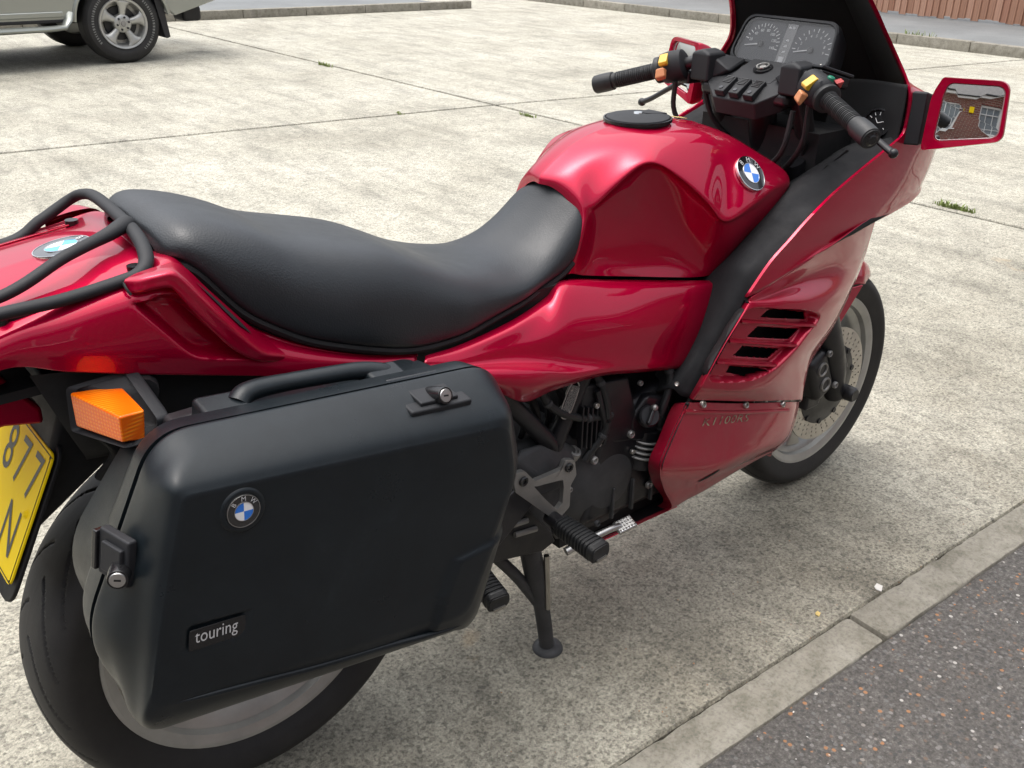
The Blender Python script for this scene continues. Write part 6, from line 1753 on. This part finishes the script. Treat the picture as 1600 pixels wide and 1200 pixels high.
# centre stand
cs = thing('centre_stand', (.58, 0, 0), parent=bike)
for s in (-1, 1):
    m_ = A((1, s, 1))
    tube('stand_leg', [A((.535, .105, .300)) * m_, A((.555, .112, .20)) * m_, A((.573, .118, .10)) * m_, A((.585, .122, .012)) * m_], [.021, .022, .016, .0155], 'engine_dusty', cs, seg=16, n=24)
    lathe('stand_foot', [(0.0005, 0.012), (0.018, 0.011), (0.030, 0.006), (0.032, 0.0), (0.0005, 0.0)], A((.588, .122, 0.0005)) * m_, (0, 0, 1), 'engine_dusty', cs, 24, False, 50, x=(1, 0, 0))
    tube('stand_spring', [A((.565, .132, .25)) * m_, A((.572, .135, .12)) * m_], 0.006, 'screw_steel', cs, seg=8, n=12)
tube('stand_brace', [(.475, -.085, .262), (.52, -.10, .20), (.570, -.115, .115)], 0.012, 'engine_dusty', cs, seg=12)
tube('stand_cross_tube', [(.545, -.115, .25), (.545, .115, .25)], 0.014, 'engine_dusty', cs, seg=12)

# ------------------------------------------------------------------ number plate, rear lamp, indicators
TR_, BR2 = A((-0.2457, -0.1050, 0.7511)), A((-0.3291, -0.1050, 0.5876))
pu = (TR_ - BR2); ph = np.linalg.norm(pu); pu /= ph
pn = np.cross(A((0, -1, 0)), pu); pn /= np.linalg.norm(pn)
def pp_(w, h, lift=0.0):
    return BR2 + A((0, w, 0)) + pu * h + pn * lift
WP = 0.23
pts = rloop([pp_(0, 0), pp_(0, ph), pp_(WP, ph), pp_(WP, 0)], 0.012, 5)
plate = prism('number_plate', pts, pn * 0.003, 'plate_yellow', bike, 0.0006)
pts = rloop([pp_(.004, .004, .0034), pp_(.004, ph - .004, .0034), pp_(WP - .004, ph - .004, .0034), pp_(WP - .004, .004, .0034)], 0.010, 5)
tube('plate_line', pts, 0.0006, 'plate_black', plate, seg=5, closed=True, n=120)
for k, ch in enumerate('877'):
    text_obj('plate_character', ch, 0.092, pp_(.034 + .052 * (2 - k), ph * 0.73, .0036), pn, (0, -1, 0), 'plate_black', plate, wide=0.82)
text_obj('plate_character', 'N', 0.092, pp_(.056, ph * 0.28, .0036), pn, (0, -1, 0), 'plate_black', plate, wide=0.82)
lathe('plate_screw_cap', [(0.0005, 0.004), (0.004, 0.0035), (0.006, 0.0)], pp_(.022, ph * 0.50, .003), pn, 'plate_yellow', plate, 16, False, 60)
pts = rloop([pp_(-.003, -.030, -.004), pp_(-.001, ph + .01, -.004), pp_(WP + .001, ph + .01, -.004), pp_(WP + .003, -.030, -.004)], 0.03, 6)
prism('plate_bracket', pts, -pn * 0.006, 'inner_black', bike, 0.002)
hullmesh('plate_hanger', [pp_(.02, ph * 0.3, -.01), pp_(.02, ph + .03, -.01), pp_(WP - .02, ph * .3, -.01), pp_(WP - .02, ph + .03, -.01), (-.22, -.09, .82), (-.22, .09, .82), (-.16, -.08, .72), (-.16, .08, .72)], 'inner_black', bike, 0.01)
a = [(-0.2471, -0.0950, 0.8139), (-0.2475, -0.0950, 0.7917), (-0.2918, -0.0950, 0.8012), (-.345,-.095,.80), (-.36,-.095,.85), (-0.2842, -0.0950, 0.8680)]
prism('rear_lamp_cowl', a, (0, .19, 0), 'red_paint', bike, 0.006)
def indicator(s):
    m_ = A((1, s * -1, 1))
    ind = thing('rear_indicator', A((-.2, -.2, .81)) * m_, parent=bike)
    Lp = [(-0.2285, -0.1620, 0.8567), (-0.1721, -0.1660, 0.8515), (-0.1722, -0.2460, 0.8501), (-0.2017, -0.2500, 0.8523), (-0.2021, -0.2460, 0.8177), (-0.1746, -0.2400, 0.8097), (-0.2295, -0.1640, 0.8129)]
    lens = hullmesh('indicator_lens', [A(q) * m_ for q in Lp] + [A((-0.1706, -0.1660, 0.8172)) * m_], 'orange_lens', ind, 0.003, 3)
    H0 = rloop([A(q) * m_ for q in ((-0.2304, -0.1570, 0.8612), (-0.1648, -0.1630, 0.8669), (-0.1603, -0.2480, 0.8355), (-0.1652, -0.2440, 0.8014), (-0.2020, -0.2470, 0.8114), (-0.2346, -0.1600, 0.8060))], 0.006, 4)
    hc0 = H0.mean(0)
    V, F = ring_loft([hc0 + (H0 - hc0) * 0.90 + A((0.006, 0, 0)), H0, H0 + A((0.012, 0, 0)), hc0 + (H0 - hc0) * 0.90 + A((0.018, 0, 0.001)), hc0 + (H0 - hc0) * 0.60 + A((0.030, 0, 0.002))], False, True)
    mesh_obj('indicator_housing', V, fixn(V, F), 'trim_plastic', ind, 40)
    tube('indicator_stalk', [A((-.15, -.18, .84)) * m_, A((-.13, -.12, .84)) * m_], 0.018, 'inner_black', ind, seg=12)
indicator(-1)
indicator(1)
tube('number_lamp_cable', [(-.20, -.13, .78), (-.18, -.12, .74), (-.2, -.10, .70)], 0.006, 'inner_black', bike, seg=8)

# ================================================================== luggage case hanging on the right side
case = thing('pannier_case', (0.0, -.33, .46), 'black hard plastic pannier case hung on the right side of the motorcycle', 'pannier')
def cl_(y, pts, r_):
    return rloop([(x, y, z) for x, z in pts], r_, 9)
SE = [(-.198, .868), (.258, .823), (.286, .705), (.204, .480), (-.262, .505), (-.304, .655)]
L1 = [(-.205, .863), (.252, .813), (.277, .702), (.192, .452), (-.281, .526), (-.287, .672)]
L2 = [(-.209, .854), (.245, .798), (.264, .695), (.180, .454), (-.284, .538), (-.264, .690)]
L3 = [(-.207, .844), (.234, .786), (.248, .690), (.168, .478), (-.281, .562), (-.250, .703)]
L4 = [(-.201, .833), (.224, .773), (.238, .687), (.152, .508), (-.272, .590), (-.239, .712)]
rr_ = [.060, .055, .10, .070, .05, .12]
r2_ = [.030, .040, .10, .045, .038, .12]
r3_ = [.012, .028, .10, .034, .022, .12]
lid_loops = [cl_(-.338, [(x * 0.985 + 0.0, z) for x, z in SE], rr_), cl_(-.345, SE, rr_), cl_(-.370, L1, rr_), cl_(-.396, L2, r2_), cl_(-.412, L3, r3_), cl_(-.4205, L4, r3_)]
lid_loops = list(cr_param(np.stack(lid_loops), 6))
cen = A((-.025, -.4245, .668))
lid_loops = [resamp(l_, 380) for l_ in lid_loops]
base_l = lid_loops[-1]
for k in np.linspace(1, 0.06, 30)[1:]:
    q = cen + (base_l - cen) * k
    q[:, 1] = -.4205 - 0.0045 * (1 - k ** 2)
    lid_loops.append(q)
G = np.stack(lid_loops)
heel = [(0.1156, -0.4100, 0.5732), (0.1318, -0.4100, 0.6073), (0.1806, -0.4100, 0.6074), (0.2362, -0.4100, 0.6098), (0.2608, -0.4100, 0.5559), (0.2329, -0.4100, 0.4847), (0.2121, -0.4000, 0.4306), (0.0931, -0.4100, 0.4999)]
G = carve(G, heel, -0.006, 0.006, ymax=-.385)
rec = [(-0.2197, -0.4250, 0.6764), (-0.2244, -0.4250, 0.6465), (-0.1561, -0.4250, 0.6348), (-0.1541, -0.4250, 0.6664)]
G = carve(G, rec, 0.004, 0.003, ymax=-.40)
nu, nv = G.shape[:2]
V = G.reshape(-1, 3); F = grid_faces(nu, nv, False, True) + [tuple(range((nu - 1) * nv, nu * nv))]
lid = mesh_obj('case_lid', V, fixn(V, F), 'case_plastic', case, 60)
BI = [(-.180, .818), (.222, .800), (.262, .70), (.182, .49), (-.248, .505), (-.282, .690)]
BN = [(-.186, .836), (.235, .812), (.270, .70), (.188, .487), (-.254, .508), (-.290, .680)]
BM = [(-.192, .864), (.252, .822), (.280, .70), (.196, .487), (-.260, .510), (-.299, .668)]
V, F = ring_loft([cl_(-.205, [(x * .92, .02 + z * .965) for x, z in BI], rr_), cl_(-.215, BI, rr_), cl_(-.28, BI, rr_), cl_(-.294, BN, rr_), cl_(-.300, [(x, z - .004) for x, z in BM], rr_), cl_(-.306, BM, rr_), cl_(-.3345, SE, rr_)], True, True)
mesh_obj('case_base', V, fixn(V, F), 'case_plastic', case, 50)
sp_ = cl_(-.3395, [(x * 0.972, 0.012 + z * 0.972) for x, z in SE], rr_)
V, F = ring_loft([cl_(-.332, [(x * 0.98, 0.008 + z * 0.98) for x, z in SE], rr_), cl_(-.347, [(x * 0.98, 0.008 + z * 0.98) for x, z in SE], rr_)])
mesh_obj('case_seal', V, F, 'inner_black', case, 50)
lbv = bvh_of(lid)
q = A((-0.1423, -0.4240, 0.7945)); h_, n_ = hit(lbv, q[0], q[2])
lathe('badge_seat', [(0.0192, 0.002), (0.021, 0.0028), (0.0245, 0.0022), (0.027, -0.002)], h_, n_, 'case_plastic', case, 40, False, 70)
roundel(case, h_ + n_ * 0.0016, n_, (0.10, 0, 1), 0.0190, rings='alloy')
q = A((-0.1888, -0.4220, 0.6537)); h_, n_ = hit(lbv, q[0], q[2])
xd = A((-0.1531, -0.4200, 0.6536)) - A((-0.2173, -0.4200, 0.6630))
lab = prism('name_plate', rloop([A(r2) for r2 in ((-0.2176, -0.4215, 0.6704), (-0.2218, -0.4215, 0.6444), (-0.1560, -0.4215, 0.6342), (-0.1538, -0.4215, 0.6612))], 0.003, 3), (0, -0.0012, 0), 'gloss_black', case, 0.0004)
V, F = text_geo('touring', 0.0235, 1.02)
B = basis((0, -1, 0.0), xd)
mesh_obj('lettering', A((h_[0], -.4232, h_[2])) + V[:, 0:1] * 0.70 * B[0] + V[:, 1:2] * 1.0 * B[1] + B[1] * 0.002, F, 'print_grey', lab, 0)
rb = []
for q in ((-0.2665, -0.4100, 0.5873), (-0.2218, -0.4100, 0.5753), (-0.1465, -0.4100, 0.5543), (-0.0722, -0.4100, 0.5329), (0.0287, -0.4100, 0.5095), (0.1204, -0.4100, 0.4911), (0.1618, -0.4100, 0.4853)):
    h_, n_ = hit(lbv, A(q)[0], A(q)[2])
    rb.append(h_ - n_ * 0.001)
tube('case_rib', rb, [.001, .0045, .005, .005, .005, .0045, .001], 'case_plastic', case, seg=10, n=60)
# handle on top
hb = [A((-0.0779, -0.2850, 0.8371)), A((-0.0642, -0.2780, 0.8436)), A((-0.0315, -0.2720, 0.8415)), A((0.0378, -0.2720, 0.8339)), A((0.0932, -0.2720, 0.8258)), A((0.1279, -0.2780, 0.8161)), A((0.1349, -0.2850, 0.8074))]
tube('carry_handle', [q + A((0, 0, 0.008)) for q in hb], [.015, .0145, .0135, .0135, .0135, .0145, .015], 'case_plastic', case, seg=14, n=50, flat=0.8)
for px_ in (((-0.0969, -0.2850, 0.8449), 0.060), ((0.1219, -0.2880, 0.8236), 0.055)):
    box('handle_block', A(px_[0]) - A((0, 0, 0.008)), (px_[1], 0.048, 0.034), 'case_plastic', case, 0.007, B=basis((0.10, -0.15, 1), (1, 0, -0.1)))
box('handle_hinge', A((-0.1299, -0.2550, 0.8328)) - A((0, 0, 0.01)), (0.05, 0.03, 0.03), 'engine_black', case, 0.008)
hullmesh('case_shoulder', [(0.1874, -0.2200, 0.7964), (0.2176, -0.2200, 0.7969), (0.2363, -0.3300, 0.7967), (0.1903, -0.3350, 0.8179), (0.1510, -0.2600, 0.8025), (0.1532, -0.3000, 0.8078), A((0.1874, -0.2200, 0.7964)) - A((0, 0, .05)), A((0.2176, -0.2200, 0.7969)) - A((-.02, 0, .05)), A((0.2309, -0.3300, 0.7983)) - A((0, 0, .05)), A((0.1510, -0.2600, 0.8025)) - A((0, 0, .05))], 'case_plastic', case, 0.006)
# latches with key cylinders
def latch(org, n_, xd, L, W, key):
    B = basis(n_, xd)                         # B0 along the seam, B1 across it, B2 out
    o_ = A(org)
    lt = thing('latch', o_, parent=case)
    box('latch_plate', o_ + B[2] * 0.002, (L, W, 0.012), 'trim_plastic', lt, 0.003, B=B)
    box('latch_flap', o_ + B[2] * 0.010 - B[1] * W * 0.05, (L * 0.62, W * 0.66, 0.006), 'trim_plastic', lt, 0.002, B=B)
    box('latch_hook', o_ + B[2] * 0.006 + B[1] * W * 0.55, (L * 0.85, W * 0.16, 0.012), 'gloss_black', lt, 0.002, B=B)
    k_ = A(key[0]); kn = A(key[1])
    lathe('lock_housing', [(0.0090, 0.002), (0.0105, 0.002), (0.0112, 0.0), (0.0125, -0.03), (0.0005, -0.03)], k_, kn, 'gloss_black', lt, 24, False, 50)
    lathe('key_cylinder', [(0.0005, 0.003), (0.0080, 0.003), (0.0090, 0.0015), (0.0092, -0.006)], k_, kn, 'alloy', lt, 24, False, 40)
    Bk = basis(kn, (1, 0, -0.2))
    box('key_slot', k_ + kn / np.linalg.norm(kn) * 0.0031, (0.007, 0.0022, 0.0006), 'inner_black', lt, 0, B=Bk)
latch(A((0.1388, -0.3620, 0.8165)), (0.10, -0.15, 0.98), (0.99, 0, -0.1), 0.092, 0.066, ((0.1441, -0.3920, 0.8305), (0.05, -0.92, 0.35)))
latch(A((-0.2577, -0.3620, 0.7530)), (-0.93, -0.30, 0.18), (0.2, 0, 0.98), 0.055, 0.048, ((-0.2707, -0.3920, 0.7464), (-0.45, -0.88, 0.10)))
